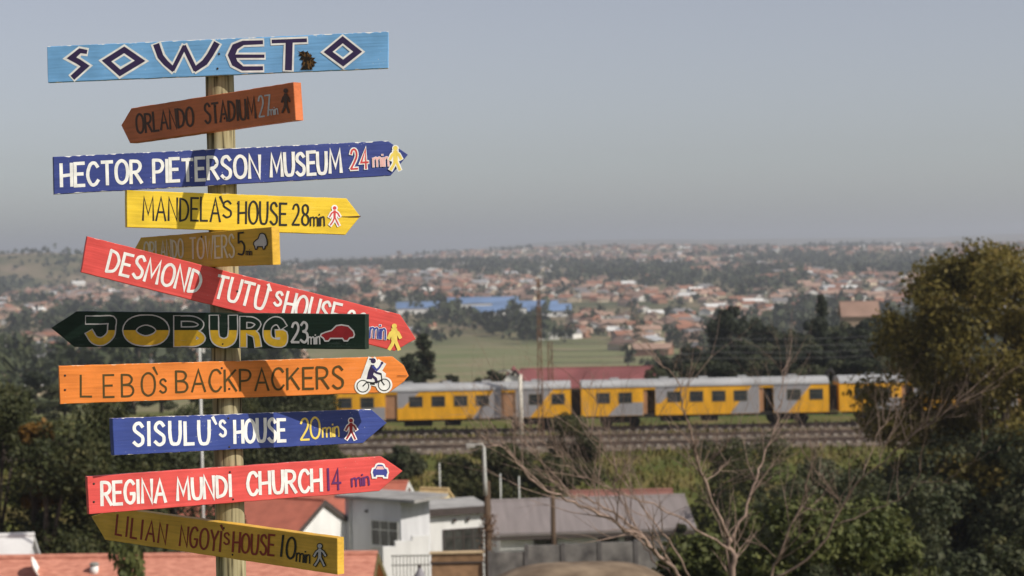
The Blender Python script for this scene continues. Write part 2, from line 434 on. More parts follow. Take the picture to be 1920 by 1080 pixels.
# stroke alphabet: width, strokes ('~' = smooth curve, 'o' = smooth closed curve)
GL = {
'A': (.66, [('', [(0,0),(.33,1),(.66,0)]), ('', [(.12,.36),(.55,.36)])]),
'B': (.58, [('', [(0,0),(0,1)]), ('~', [(0,1),(.36,.97),(.5,.78),(.36,.57),(0,.53)]), ('~', [(0,.53),(.42,.49),(.57,.26),(.42,.03),(0,0)])]),
'C': (.60, [('~', [(.58,.82),(.42,.99),(.18,.93),(.03,.6),(.04,.32),(.2,.04),(.42,.02),(.6,.2)])]),
'D': (.60, [('', [(0,0),(0,1)]), ('~', [(0,1),(.38,.9),(.58,.55),(.42,.12),(0,0)])]),
'E': (.50, [('', [(.5,1),(0,1),(0,0),(.5,0)]), ('', [(0,.52),(.42,.52)])]),
'G': (.62, [('~', [(.58,.85),(.4,1),(.16,.9),(.02,.55),(.1,.15),(.34,0),(.55,.12),(.6,.4)]), ('', [(.38,.42),(.62,.42)])]),
'H': (.58, [('', [(0,0),(0,1)]), ('', [(.58,0),(.58,1)]), ('', [(0,.47),(.58,.5)])]),
'I': (.06, [('', [(.03,0),(.03,1)])]),
'J': (.5, [('~', [(.45,1),(.45,.3),(.3,.02),(.05,.1)])]),
'K': (.58, [('', [(0,0),(0,1)]), ('', [(.54,1),(.02,.45)]), ('', [(.17,.6),(.58,0)])]),
'L': (.46, [('', [(0,1),(0,0),(.46,0)])]),
'M': (.74, [('', [(0,0),(.06,1),(.37,.25),(.68,1),(.74,0)])]),
'N': (.60, [('', [(0,0),(.02,1),(.58,0),(.6,1)])]),
'O': (.66, [('o', [(.33,1),(.08,.85),(0,.5),(.08,.14),(.33,0),(.58,.14),(.66,.5),(.58,.85)])]),
'P': (.54, [('', [(0,0),(0,1)]), ('~', [(0,1),(.4,.96),(.53,.74),(.38,.5),(0,.46)])]),
'R': (.58, [('', [(0,0),(0,1)]), ('~', [(0,1),(.4,.96),(.53,.74),(.38,.52),(0,.48)]), ('', [(.22,.49),(.58,0)])]),
'S': (.54, [('~', [(.5,.84),(.33,1),(.1,.92),(.06,.7),(.28,.53),(.5,.36),(.48,.1),(.24,0),(.02,.14)])]),
'T': (.58, [('', [(0,1),(.58,1)]), ('', [(.29,1),(.29,0)])]),
'U': (.58, [('~', [(0,1),(.01,.4),(.1,.06),(.29,0),(.48,.06),(.57,.4),(.58,1)])]),
'W': (.8, [('', [(0,1),(.2,0),(.4,.8),(.6,0),(.8,1)])]),
'Y': (.58, [('', [(0,1),(.29,.5)]), ('', [(.58,1),(.29,.5),(.29,0)])]),
's': (.54, [('~', [(.5,.84),(.33,1),(.1,.92),(.06,.7),(.28,.53),(.5,.36),(.48,.1),(.24,0),(.02,.14)])]),
'm': (1.05, [('', [(0,0),(0,1)]), ('~', [(0,.75),(.2,1),(.48,.92),(.52,0)]), ('~', [(.52,.75),(.72,1),(1.0,.92),(1.05,0)])]),
'i': (.06, [('', [(.03,0),(.03,.95)]), ('', [(.03,1.28),(.03,1.36)])]),
'n': (.55, [('', [(0,0),(0,1)]), ('~', [(0,.75),(.2,1),(.48,.92),(.55,0)])]),
'0': (.6, [('o', [(.3,1),(.08,.85),(0,.5),(.08,.14),(.3,0),(.52,.14),(.6,.5),(.52,.85)])]),
'1': (.06, [('', [(.03,0),(.03,1)])]),
'2': (.52, [('~', [(.03,.78),(.14,.97),(.36,.99),(.48,.78),(.4,.5),(0,.02)]), ('', [(0,0),(.52,0)])]),
'3': (.5, [('~', [(.03,.85),(.22,1),(.44,.88),(.4,.64),(.18,.54)]), ('~', [(.18,.54),(.44,.46),(.5,.2),(.28,0),(0,.12)])]),
'4': (.56, [('', [(.38,0),(.38,1),(0,.32),(.56,.32)])]),
'5': (.5, [('', [(.46,1),(.08,1),(.05,.56)]), ('~', [(.05,.56),(.3,.62),(.5,.38),(.36,.05),(0,.08)])]),
'7': (.5, [('', [(0,1),(.5,1),(.18,0)])]),
'8': (.52, [('o', [(.26,1),(.06,.9),(.08,.64),(.26,.53),(.44,.64),(.46,.9)]), ('o', [(.26,.53),(.02,.36),(.04,.1),(.26,0),(.48,.1),(.5,.36)])]),
}
def text(bd, word, x0, x1, y0, y1, h0, h1, sw, m_, under=None, gap=.2, perp=False):
    """word lettered from (x0,y0) to (x1,y1) on the baseline, cap height h0 -> h1 (photo pixels)"""
    ws = [GL[c][0] for c in word]; tot = sum(ws) + gap * (len(word) - 1)
    B0 = Vector((x0, y0)); B1 = Vector((x1, y1)); d = (B1 - B0)
    up = Vector((d.y, -d.x)).normalized() if perp else (Vector((d.y, -d.x)).normalized() * .5 + Vector((0, -1)) * .5).normalized()
    adv = 0; items = []
    for c, w in zip(word, ws):
        jx = rng.uniform(-.02, .02); js = rng.uniform(.97, 1.03); jb = rng.uniform(-.02, .02)
        for kind, P in GL[c][1]:
            Q = []
            for (gx, gy_) in P:
                t = (adv + gx + jx) / tot; h = h0 + (h1 - h0) * t
                Q.append(B0 + d * t + up * (h * (gy_ * js + jb)))
            if kind == '~': Q = smooth_line(Q, False, 5)
            elif kind == 'o': Q = smooth_line(Q, True, 4)
            items.append((Q, kind == 'o'))
        adv += w + gap
    keep = bd.cur; bd.cur = {}
    if under is not None:
        for Q, cl in items: bd.stroke(Q, sw + under[1], under[0], cl)
        bd.finish('lettering_outline')
    for Q, cl in items: bd.stroke(Q, sw, m_, cl)
    bd.finish('lettering'); bd.cur = keep
def tick(bd, x, y, dx, dy, sw, m_): bd.stroke([(x, y), (x + dx, y + dy)], [sw * 1.2, sw * .7], m_)

def walker(bd, x0, x1, y0, y1, fill, line, sw=3.2, ow=3.2):
    def P(u, v): return (x0 + (x1 - x0) * u, y1 - (y1 - y0) * v)
    S_ = [[(.5,.74),(.5,.42)], [(.5,.73),(.24,.62),(.08,.44)], [(.5,.73),(.76,.63),(.93,.46)], [(.5,.44),(.36,.22),(.14,.03)], [(.5,.44),(.66,.24),(.84,.02)]]
    hr = (y1 - y0) * .095
    for mm, ex in ((line, ow), (fill, 0)):
        if mm is None: continue
        bd.disc(P(.5, .89), hr + ex * .5, mm)
        for i, L_ in enumerate(S_): bd.stroke([P(*q) for q in L_], (sw * 1.7 if i == 0 else sw) + ex, mm)

def car_side(bd, x0, x1, y0, y1, fill, line, grow=2.2):
    sh = [(0,.32),(.03,.45),(.16,.56),(.33,.66),(.47,.95),(.62,1),(.82,.93),(.97,.62),(1,.4),(.97,.25),(.86,.2),(.8,.03),(.7,.03),(.65,.18),(.3,.18),(.24,.02),(.14,.02),(.09,.2)]
    P = [(x0 + (x1-x0)*u, y1 - (y1-y0)*v) for u, v in sh]
    bd.poly(P, fill); bd.stroke(P, grow, line, True)

# ---- the boards, top to bottom
b = Board('sign_board', 'light blue board across the top of the post reading SOWETO', [(88,87),(728,59),(728,128),(90,155)], 0, .022,
          paint('light_blue_paint', (.19, .43, .74), chipamt=.55), 105)
b.start()
def sow(pts, w, closed=False, curve=False):
    Q = smooth_line(pts, closed, 5) if curve else pts
    return (Q, w, closed)
SOW = [sow([(161,97),(150,95),(134,108.5),(147,115.5),(160,124),(138,144)], [8,9,11,11,11,10]),
       sow([(199.5,114.4),(233,93.5),(262.4,114),(225,137)], 11, True),
       sow([(294,86),(301,106),(311,118),(324.5,130)], [12,12,11,9]), sow([(324.5,130),(345.6,88)], 7.5), sow([(345.6,88),(366,130)], 8.5),
       sow([(366,130),(384,117),(394,103),(405,83)], [9,11,11,12]),
       sow([(491,79.5),(456,80.5),(441,88),(434,103.5),(440,119),(455,128.5),(491,128)], [7.5,8,12,13,12,8,7.5]),
       sow([(438,105.5),(494,105.5)], 6.5),
       sow([(511.6,78),(573.5,75.5)], 7), sow([(542.5,78),(541,128)], 13),
       sow([(615,97.5),(642.6,74.5),(671,97),(643.5,118.5)], 10.5, True)]
for grp in ((0,), (1,), (2, 3, 4, 5), (6, 7), (8, 9), (10,)):       # letter by letter
    for i in grp: b.stroke(SOW[i][0], [x + 7.5 for x in SOW[i][1]] if hasattr(SOW[i][1], '__len__') else SOW[i][1] + 7.5, WHITE, SOW[i][2])
    b.finish('lettering_outline')
    for i in grp: b.stroke(SOW[i][0], SOW[i][1], NAVY, SOW[i][2])
    b.finish('lettering')
b.nails([(411, 101), (408, 128.5)])
# the rotten splintered hole beside the T
def rot_patch(bd):
    P = [(558.5,95.5),(563,97.5),(569,95),(571,98.5),(577.5,95.5),(578.5,101),(585,103),(584,107.5),(591.5,108.5),(587.5,113),(594.5,117.5),(589,119.5),(590.5,124),(585.5,126),(586,130.6),(564,130.8),(568,125),(565.5,119.5),(569,113),(561.5,111.5),(565.5,105.5),(559.5,104),(563.5,100)]
    bd.start(); bd.poly(P, mat('charred_wood', (.012, .009, .006), .9, .4, 40)); bd.finish('splintered_hole')
    mb = MB(); q0 = [bd.loc(p) for p in P]
    c = sum(q0, Vector((0, 0))) / len(q0)
    for q in q0[:-6]:
        w = q.lerp(c, rng.uniform(.25, .6)); e = q.lerp(c, -.12); t = (e - w).orthogonal().normalized() * .0014
        mb.add([(w.x + t.x, -.0018, w.y + t.y), (w.x - t.x, -.0018, w.y - t.y), (e.x, -.0045, e.y)], [(0, 1, 2)])
    mb.build('splinters', mat('splinter_wood', (.14, .075, .025), .9, .5, 60), bd.ob)
    mb = MB()
    for k in range(10):
        p = c + Vector((rng.uniform(-.013, .015), rng.uniform(-.03, .02))); h_ = rng.uniform(.006, .016); w_ = rng.uniform(.0015, .003)
        mb.add([(p.x - w_, -.0016, p.y - h_), (p.x + w_, -.0018, p.y - h_), (p.x + w_ * .6, -.003, p.y + h_), (p.x - w_ * .5, -.0024, p.y + h_)], [(0, 1, 2, 3)])
    mb.build('splinters', mat('splinter_wood', (.14, .075, .025)), bd.ob)
rot_patch(b)

b = Board('sign_board', 'brown arrow board pointing to a stadium, just under the light blue board', [(246,202.8),(550,154),(554.7,225),(243.4,268.4),(227,234.7)], -42, .036,
          paint('rust_orange_paint', (.66, .18, .06), chip=(.45, .2, .08), chipamt=.3), 212)
b.start()
text(b, 'ORLANDO', 257, 364, 250, 235, 35, 35, 4.2, BROWNL); text(b, 'STADIUM', 385, 480, 232, 221, 37, 38, 4.2, BROWNL)
text(b, '27', 487, 509, 219.5, 216.5, 39, 39, 3.0, GREYL); text(b, 'min', 505, 522, 216, 214, 10, 10, 2.0, GREYL)
b.finish(); b.start(); walker(b, 528, 545, 165, 212, BROWNL, None, 4); b.finish('pictogram')
b.nails([(404, 199), (421, 222)])

b = Board('sign_board', 'dark blue arrow board with white lettering and a yellow walking figure', [(99.7,294),(726.8,264),(765,290),(732.5,329.4),(101.6,364.5)], 19, .028,
          paint('royal_blue_paint', (.042, .062, .25), chipamt=.62), 311)
b.start()
text(b, 'HECTOR', 116, 265, 349.5, 342, 42, 42, 6.2, WHITE); text(b, 'PIETERSON', 288, 487, 341.5, 332, 41, 40, 6, WHITE); text(b, 'MUSEUM', 508, 639, 331, 323, 41, 40, 6, WHITE)
text(b, '24', 658, 690, 317, 315, 37, 36, 3.6, RED, (WHITE, 4.0), gap=.3); text(b, 'min', 700, 728, 313, 311, 16, 16, 3.0, PINK, (WHITE, 1.2))
b.finish(); b.start(); walker(b, 729, 753, 273, 319, YEL, WHITE, 5, 4); b.finish('pictogram')
b.nails([(404, 306), (421, 335)])

b = Board('sign_board', 'yellow arrow board with black lettering and small red walking figure', [(237.5,356.5),(649.7,372),(675.5,405.7),(647.8,440.4),(238,426)], 25, .026,
          paint('yellow_paint', (.82, .56, .035), chip=(.6, .5, .25), chipamt=.35), 398)
b.start()
text(b, 'MANDELA', 268, 412, 412, 415, 43, 43, 3.8, BLACK); tick(b, 413, 369, 5, 12, 4, BLACK); text(b, 's', 418, 434, 408, 408, 30, 30, 3.6, BLACK)
text(b, 'HOUSE', 447, 537, 419, 421, 41, 40, 3.8, BLACK); text(b, '28', 549, 578, 421, 421.5, 38, 38, 3.6, BLACK); text(b, 'min', 582, 608, 423, 423.5, 16, 16, 2.6, BLACK)
b.finish(); b.start(); walker(b, 616, 638, 386, 423, RED, WHITE, 2.6, 5); b.finish('pictogram')
b.start(); b.stroke([(640,405.5),(655,406.3),(675,405.6)], [.8,1.4,2.2], BROWNL); b.finish('crack')
b.nails([(402, 384), (446, 381), (447, 417)])

b = Board('sign_board', 'ochre arrow board with faint grey lettering half covered by the red board', [(263.7,445.3),(509,425.3),(511.7,496.3),(262,506),(247,476)], -43, .036,
          paint('ochre_paint', (.72, .42, .05), chip=(.5, .3, .08), chipamt=.3), 466)
b.start()
text(b, 'ORLANDO', 271, 344, 487, 482, 33, 34, 3.2, TAUPE); text(b, 'TOWERS', 357, 440, 485, 482, 38, 42, 3.4, TAUPE)
text(b, '5', 447, 459, 480, 479, 42, 42, 3.4, BLACK); text(b, 'min', 462, 473, 478, 478, 7, 7, 1.6, BLACK)
b.finish(); b.start(); car_side(b, 476, 502, 437, 468, GREYL, BLACK, 2.2); b.finish('pictogram')
b.nails([(378, 444)])

b = Board('sign_board', 'red arrow board sloping steeply down with white lettering', [(163.3,443),(750,589.6),(780,635.8),(740,658),(151.7,510.6)], 19, .03,
          paint('red_paint_sloping', (.72, .085, .075), chip=(.7, .3, .27), chipamt=.35), 548)
b.start()
text(b, 'DESMOND', 200, 371, 508, 550, 41, 41, 5.4, WHITE, perp=True); text(b, 'TUTU', 400, 493, 556, 580, 42, 43, 5.4, WHITE, perp=True)
tick(b, 503, 534, 5, 11, 5, WHITE); text(b, 's', 513, 525, 571, 574, 26, 26, 5, WHITE, perp=True)
text(b, 'HOUSE', 530, 632, 588, 612, 42, 42, 5.2, WHITE, perp=True); text(b, '20', 645, 682, 621, 629, 40, 40, 5, WHITE, perp=True)
text(b, 'min', 693, 722, 633, 636, 19, 19, 3.2, BLUEL, (WHITE, 2.0))
b.finish(); b.start(); walker(b, 726, 752, 606, 656, YEL, None, 6.5); b.finish('pictogram')
b.nails([(445, 546)])

b = Board('sign_board', 'black green arrow board with gold and silver block lettering', [(142.9,583.8),(685,589.6),(685,655),(139,650.5),(95.5,615)], -13, .045,
          paint('bottle_green_paint', (.010, .026, .017), chip=(.12, .15, .13), chipamt=.25), 620)
b.start()
JO = [smooth_line([(165,600),(188,600),(209,600),(209.5,612),(207,628),(192,640),(177,637),(168.5,625)], False, 4),
      None,
      None,
      smooth_line([(401.5,596),(402,622),(406,637),(420,643),(433,637),(437,622),(437,596)], False, 5),
      None,
      smooth_line([(530,611),(524,603),(514,602),(504,610),(501,623),(504,636),(515,642.5),(530,642),(531.5,627),(521,626)], False, 4)]
JW = [13, 0, 0, 15, 0, 13]
def ring(cx, cy, rx, ry, n=28): return [(cx + rx*math.cos(2*math.pi*i/n), cy + ry*math.sin(2*math.pi*i/n)) for i in range(n)]
DARKL = DKGREEN
def block_letter(k, m_, dw, clip):
    if JO[k] is not None: b.stroke(JO[k], JW[k] + dw, m_, clip=clip, jit=.02)
    elif k == 1:      # O: a wide ring
        n = 30; b.stroke(ring(274, 619.5, 31, 19.5, n), [16 + 7 * abs(math.cos(2*math.pi*i/n)) + dw for i in range(n)], m_, True, clip, .02)
    elif k == 2:
        b.stroke([(333,596),(333,646)], 12 + dw, m_, clip=clip, jit=.02)
        b.stroke(smooth_line([(333,597.5),(362,598),(377,607),(368,617),(333,618)], False, 5), 8 + dw, m_, clip=clip, jit=.02)
        b.stroke(smooth_line([(333,622),(364,623),(379,634),(366,643),(333,643)], False, 5), 10 + dw, m_, clip=clip, jit=.02)
        b.stroke([(340,632),(364,633)], 12 + dw * .3, m_, clip=clip, jit=.02)
    else:
        b.stroke([(456.5,597),(456.5,647)], 11 + dw, m_, clip=clip, jit=.02)
        b.stroke(smooth_line([(457,599),(474,600),(484,608),(474,619),(457,620)], False, 5), 8.5 + dw, m_, clip=clip, jit=.02)
        b.stroke(smooth_line([(468,622),(480,628),(484,647)], False, 4), 10 + dw, m_, clip=clip, jit=.02)
for k in range(6):
    for nm, m_, dw, clip in (('lettering_outline', GREYL, 4.6, None), ('lettering', DKGREEN, 0, None), ('lettering_fill', GOLD, 0, 619)):
        block_letter(k, m_, dw, clip); b.finish(nm)
text(b, '23', 547, 577, 641, 641.5, 37, 37, 4.4, GREYL, gap=.15); text(b, 'min', 578, 600, 645, 645, 13, 13, 2.4, GREYL)
b.finish(); b.start(); car_side(b, 601, 665, 609, 640, MAROON, GREYL, 2.6); b.finish('pictogram')
b.nails([(412, 592), (418, 645)])

b = Board('sign_board', 'orange arrow board with olive lettering and a cyclist figure', [(110,686.4),(736.4,668.7),(757,685),(766.5,704.5),(757,716),(730.6,735.4),(112.8,758)], 18, .026,
          paint('orange_paint', (.86, .25, .045), chip=(.8, .45, .25), chipamt=.4), 712)
b.start()
text(b, 'L', 152, 172, 744, 744, 41, 41, 4, OLIVE); text(b, 'EBO', 194, 291, 744, 741, 42, 41, 4, OLIVE, gap=.42); tick(b, 288, 689, 7, 13, 4, OLIVE); text(b, 's', 300, 312, 736, 736, 25, 25, 3.8, OLIVE)
text(b, 'BACKPACKERS', 331, 644, 735, 727.5, 40, 40, 4, OLIVE)
b.finish(); b.start()
wl_, wr_ = (680, 724), (720, 721.5)
for c in (wl_, wr_): b.disc(c, 15.5, WHITE, 20)
for P in ([(697,676),(690,695),(684,713)], [(690,712),(706,716)], [(703,700),(714,682)], [(703,695),(714,704),(712,716)], [(700,680),(703,678)]): b.stroke(P, 17, WHITE)
for c in (wl_, wr_): b.stroke(ring(c[0], c[1], 11, 11, 18), 1.8, BLACK, True)
b.poly([(695,684),(701,684),(704,692),(700,700),(697,711),(687,711),(690,697)], NAVY)
b.disc((699.5, 676.5), 5, NAVY); b.stroke([(693,673.5),(699,673)], 3, NAVY)
b.stroke([(699,687),(706,694),(711,689),(715.5,681)], [5,4,3.5,3.5], BLUEL); b.disc((716, 680.5), 2.6, NAVY)
b.stroke([(698,694),(706,699),(713,701)], 4, NAVY); b.stroke([(697,704),(704,710),(706,717)], 5, NAVY)
b.stroke([(680,724),(688,716),(699,718),(714,713),(720,721.5)], 2.2, BLACK); b.stroke([(695,718.5),(701,719)], 5, BLACK); b.stroke([(714,700),(716,714)], 2.0, BLACK)
b.finish('pictogram')
b.start(); b.stroke([(745,704.5),(762,704.8)], 1.1, BROWNL); b.finish('crack')
b.nails([(122, 704), (122, 731), (416, 690), (430, 729)])

b = Board('sign_board', 'small royal blue arrow board with white lettering and yellow time', [(211,784.7),(696,767.5),(725.6,793),(680.5,831),(214,854)], 37, .026,
          paint('royal_blue_paint_speckled', (.042, .068, .27), chipamt=.7), 808)
b.start()
text(b, 'SISULU', 250, 393, 836, 831, 42, 42, 6.2, WHITE, gap=.3); tick(b, 399, 783, 6, 12, 5.5, WHITE); text(b, 's', 412, 423, 818, 817, 28, 28, 5, WHITE)
text(b, 'HOUSE', 440, 535, 830, 826, 42, 41, 6, WHITE); text(b, '20', 564, 600, 824, 822, 40, 40, 3.6, YEL, gap=.12); text(b, 'min', 605, 635, 819.5, 818, 17, 17, 3, YEL)
b.finish(); b.start(); walker(b, 646, 669, 784, 824, MAROON, WHITE, 3.4, 4.2); b.finish('pictogram')
b.nails([(428, 784), (430, 838)])

b = Board('sign_board', 'coral red arrow board with white lettering and a small blue car', [(163.3,893.8),(715.2,856),(755,883),(711.3,920.7),(166.8,964.5)], 27, .026,
          paint('coral_red_paint', (.76, .095, .085), chip=(.75, .35, .3), chipamt=.35), 908)
b.start()
text(b, 'REGINA', 191, 310, 947, 940, 42, 41, 6, WHITE); text(b, 'MUNDI', 333, 433, 937.5, 930.5, 40, 39, 6, WHITE); text(b, 'CHURCH', 464, 603, 928, 919.5, 41, 40, 6, WHITE)
text(b, '14', 615, 639, 918, 916.5, 39, 38, 4, PURPLE, gap=.3); text(b, 'min', 660, 692, 912, 909, 15, 15, 3.2, PURPLE)
b.finish(); b.start()
def taxi(x0, x1, y0, y1, g, m_):
    sh = [(0,.35),(.06,.62),(.2,.68),(.3,.95),(.4,1),(.6,1),(.7,.95),(.8,.68),(.94,.62),(1,.35),(.95,.2),(.93,0),(.8,0),(.76,.14),(.24,.14),(.2,0),(.07,0),(.05,.2)]
    P = [(x0 + (x1-x0)*u, y1 - (y1-y0)*v) for u, v in sh]
    b.poly(P, m_)
    if g: b.stroke(P, g, m_, True)
taxi(698, 726, 871, 894, 6.5, WHITE); taxi(698, 726, 871, 894, 0, BLUEL); b.poly([(707,874),(717,874),(720,880),(704,880)], PINK)
b.finish('pictogram')
b.nails([(176, 907), (176, 941), (431, 885), (437, 936)])

b = Board('sign_board', 'ochre arrow board at the bottom with dark red lettering', [(222,953.5),(632.3,1009),(633,1077.6),(196.8,1012),(171,968)], -41, .032,
          paint('mustard_paint', (.74, .44, .06), chip=(.6, .4, .15), chipamt=.4), 1012)
b.start()
text(b, 'LILIAN', 217, 311, 1002, 1020, 36, 37, 4, DKRED, gap=.34); text(b, 'NGOYI', 337, 413, 1022, 1034, 37, 38, 4, DKRED); tick(b, 415, 985, 4, 9, 4, DKRED); text(b, 's', 420, 430, 1020, 1021, 21, 21, 3.4, DKRED)
text(b, 'HOUSE', 437, 514, 1034, 1042, 36, 37, 4, DKRED); text(b, '10', 527, 552, 1043, 1048, 38, 39, 4, BLACK, gap=.28); text(b, 'min', 556, 581, 1052, 1056, 15, 15, 2.8, BLACK)
b.finish(); b.start(); walker(b, 588, 613, 1019, 1061, GREYL, BLACK, 3.2, 3.6); b.finish('pictogram')
b.nails([(420, 990), (436, 1040)])

# ------------------------------------------------------------------ railway
STEEL = mat('rail_steel', (.16, .12, .10), .45, .3, 3, metal=.6); SLEEPER = mat('concrete_sleeper', (.27, .235, .20), .9, .3, 2)
BALLAST = mat('ballast', (.11, .085, .062), .95, .5, 1.6, col2=(.20, .155, .115), bump=.6, bscale=9)
TRACK_Y = (147.0, 140.6, 135.2)
for k, ty in enumerate(TRACK_Y):
    x0, x1 = -75, 75
    tr = empty('railway_track', (0, ty, -.28))
    tag(tr, ['railway track under the yellow train', 'empty railway track next to the yellow train', 'empty railway track along the top of the grass bank'][k], 'railway track', 'parallel railway tracks')
    mb = MB(); nseg = 150; prof = [(-2.1, -.06), (-1.35, .10), (1.35, .10), (2.1, -.06)]
    for i in range(nseg + 1):
        x = x0 + (x1 - x0) * i / nseg
        for (yy, zz) in prof: mb.v.append((x, yy + rng.uniform(-.08, .08), zz + (rng.uniform(-.03, .03) if zz > 0 else 0)))
    for i in range(nseg):
        for j in range(3): a = i*4 + j; mb.f.append((a, a+4, a+5, a+1))
    tag(mb.build('ballast_bed', BALLAST, tr), kind='stuff')
    mb = MB()
    for i in range(int((x1 - x0) / .7)):
        x = x0 + .35 + i * .7; mb.box(x - .13, x + .13, -1.05, 1.05, .06, .19 + rng.uniform(-.01, .01))
    tag(mb.build('sleepers', SLEEPER, tr), kind='stuff')
    for yy in (-.53, .53):
        mb = MB(); mb.box(x0, x1, yy - .06, yy + .06, .185, .2); mb.box(x0, x1, yy - .012, yy + .012, .2, .3); mb.box(x0, x1, yy - .035, yy + .035, .3, .345)
        mb.build('rail', STEEL, tr)

# ------------------------------------------------------------------ commuter train
YELLOW = mat('train_yellow', (.72, .35, .018), .45, .2, 1.4, spec=.35, stretch=(1, 1, .35)); TGREY = mat('train_grey', (.30, .29, .30), .5, .12, .7)
SILVER = mat('train_roof', (.36, .36, .365), .6, .25, .8, stretch=(.4, 1, 1)); DARK = mat('train_underframe', (.022, .02, .019), .8, .4, 2); GLASS = mat('train_glass', (.035, .04, .045), .12, .3, 1.3, spec=.6)
DOORM = mat('train_door', (.36, .19, .10), .6, .2, 1.2); INNER = mat('train_interior', (.03, .026, .022), .9); RUBBER = mat('gangway_rubber', (.03, .03, .03), .9)
FRAMEM = mat('train_window_frame', (.10, .085, .05), .5)
PXM = 24.49; ZR = .345
train = empty('commuter_train', (0, TRACK_Y[0], -.28))
tag(train, 'yellow and grey commuter train with silver roof on the railway', 'train')
LC = 18.82; HW = 1.4; ZB, ZE, ZT = ZR + .95, ZR + 3.12, ZR + 3.62     # body bottom, eaves, roof top
def xw(px): return at(px, 750, TRACK_Y[0] - HW).x
def coach(xl, first_open=None):
    """coach body with door openings; local x runs 0..LC"""
    root = None
    doors = [(4.72, 5.62), (13.55, 14.6)]
    xs = sorted([0, LC] + [v for d in doors for v in d])
    mb = MB()
    yf = -HW
    # front and back skins between doors, ends, floor
    for a, c in ((0, doors[0][0]), (doors[0][1], doors[1][0]), (doors[1][1], LC)):
        mb.box(a, c, yf, yf + .08, ZB, ZE); mb.box(a, c, HW - .08, HW, ZB, ZE)
    for d in doors:
        mb.box(d[0], d[1], yf, yf + .08, ZE - .22, ZE); mb.box(d[0], d[1], HW - .08, HW, ZB, ZE)
    mb.box(0, .08, yf + .08, HW - .08, ZB, ZE); mb.box(LC - .08, LC, yf + .08, HW - .08, ZB, ZE)
    me = mb.mesh('coach', YELLOW)
    root = link('coach', me, train); root.location = (xl, 0, 0)
    MB().box(.08, LC - .08, yf + .1, HW - .1, ZB + .01, ZB + .12).build('floor', INNER, root)
    # curved roof
    mb = MB(); n = 12
    for i in range(n + 1):
        t = math.pi * i / n; y_ = -math.cos(t) * (HW + .06); z_ = ZE + (ZT - ZE) * math.sin(t) ** .75
        mb.v += [(0, y_, z_), (LC, y_, z_)]
    mb.f = [(2*i, 2*i+1, 2*i+3, 2*i+2) for i in range(n)] + [tuple(range(0, 2*n+2, 2)), tuple(reversed(range(1, 2*n+3, 2)))]
    mb.build('roof', SILVER, root, False)
    for x_ in (2.6, 6.4, 9.4, 12.4, 16.2):
        MB().box(x_ - .35, x_ + .35, -.25, .25, ZT - .02, ZT + .13).build('roof_vent', SILVER, root)
    MB().box(0, LC, yf - .03, yf - .001, ZE - .03, ZE + .03).build('gutter', TGREY, root)
    # windows: frame + glass set proud of the skin
    for wx in (1.67, 3.35, 7.05, 8.75, 10.45, 12.1, 16.15, 17.85):
        w = MB(); a, c, z0, z1 = wx - .46, wx + .46, ZB + 1.02, ZB + 1.72
        w.box(a - .06, c + .06, yf - .02, yf - .002, z0 - .06, z0); w.box(a - .06, c + .06, yf - .02, yf - .002, z1, z1 + .06)
        w.box(a - .06, a, yf - .02, yf - .002, z0, z1); w.box(c, c + .06, yf - .02, yf - .002, z0, z1); w.box(a, c, yf - .016, yf - .004, z0 + .42, z0 + .46)
        fr = w.build('window', FRAMEM, root)
        MB().box(a, c, yf - .011, yf - .003, z0, z1).build('pane', GLASS, root)
    # grey diagonal livery panels
    def panel(P): 
        q = MB(); nP = len(P)
        q.v = [(x, yf - .0015, z) for x, z in P]; q.f = [tuple(range(nP))]
        if sum(P[i-1][0]*P[i][1]-P[i][0]*P[i-1][1] for i in range(nP)) < 0: q.f = [tuple(reversed(range(nP)))]
        q.build('grey_panel', TGREY, root)
    panel([(2.0, ZB + .02), (4.70, ZB + .02), (4.70, ZB + 1.0), (3.0, ZB + 1.0)])
    panel([(5.64, ZB + .9), (5.64, ZE - .02), (7.4, ZE - .02), (6.0, ZB + .9)])
    panel([(11.3, ZB + .02), (13.53, ZB + .02), (13.53, ZE - .02), (13.0, ZE - .02)])
    panel([(14.62, ZB + .02), (15.7, ZB + .02), (17.5, ZE - .02), (14.62, ZE - .02)])
    # doors: one half slid open
    for k, d in enumerate(doors):
        MB().box(d[0], d[0] + .3 if not first_open else d[1], yf + .1, yf + .14, ZB + .12, ZE - .22).build('door', DOORM, root)
    # running gear
    MB().box(.3, LC - .3, yf + .12, HW - .12, ZB - .16, ZB).build('underframe', DARK, root)
    for bx in (3.0, LC - 3.0):
        bo = MB().box(bx - 1.5, bx + 1.5, -1.02, -.86, ZR + .38, ZR + .68).box(bx - 1.5, bx + 1.5, .86, 1.02, ZR + .38, ZR + .68).box(bx - .3, bx + .3, -.9, .9, ZR + .4, ZB - .15).build('bogie', DARK, root)
        for wx in (bx - 1.05, bx + 1.05):
            for yy in (-.62, .62):
                MB().tube([(wx, yy - .06, ZR + .44), (wx, yy + .06, ZR + .44)], .44, 18).build('wheel', DARK, root)
    for a, c in ((6.1, 8.2), (9.2, 10.4)): MB().box(a, c, -1.0, .9, ZR + .42, ZB - .14).build('equipment_box', DARK, root)
    return root
X2 = xw(1090)
for i, o_ in ((-1, 1), (0, 0), (1, 0)):
    coach(X2 + i * (LC + .78), o_)
    if i < 1:
        xg = X2 + i * (LC + .78) + LC
        MB().box(xg + .02, xg + .76, -.55, .55, ZB, ZE - .25).build('gangway', RUBBER, train)
        MB().box(xg - .1, xg + .88, -.15, .15, ZB - .32, ZB - .12).build('coupler', DARK, train)
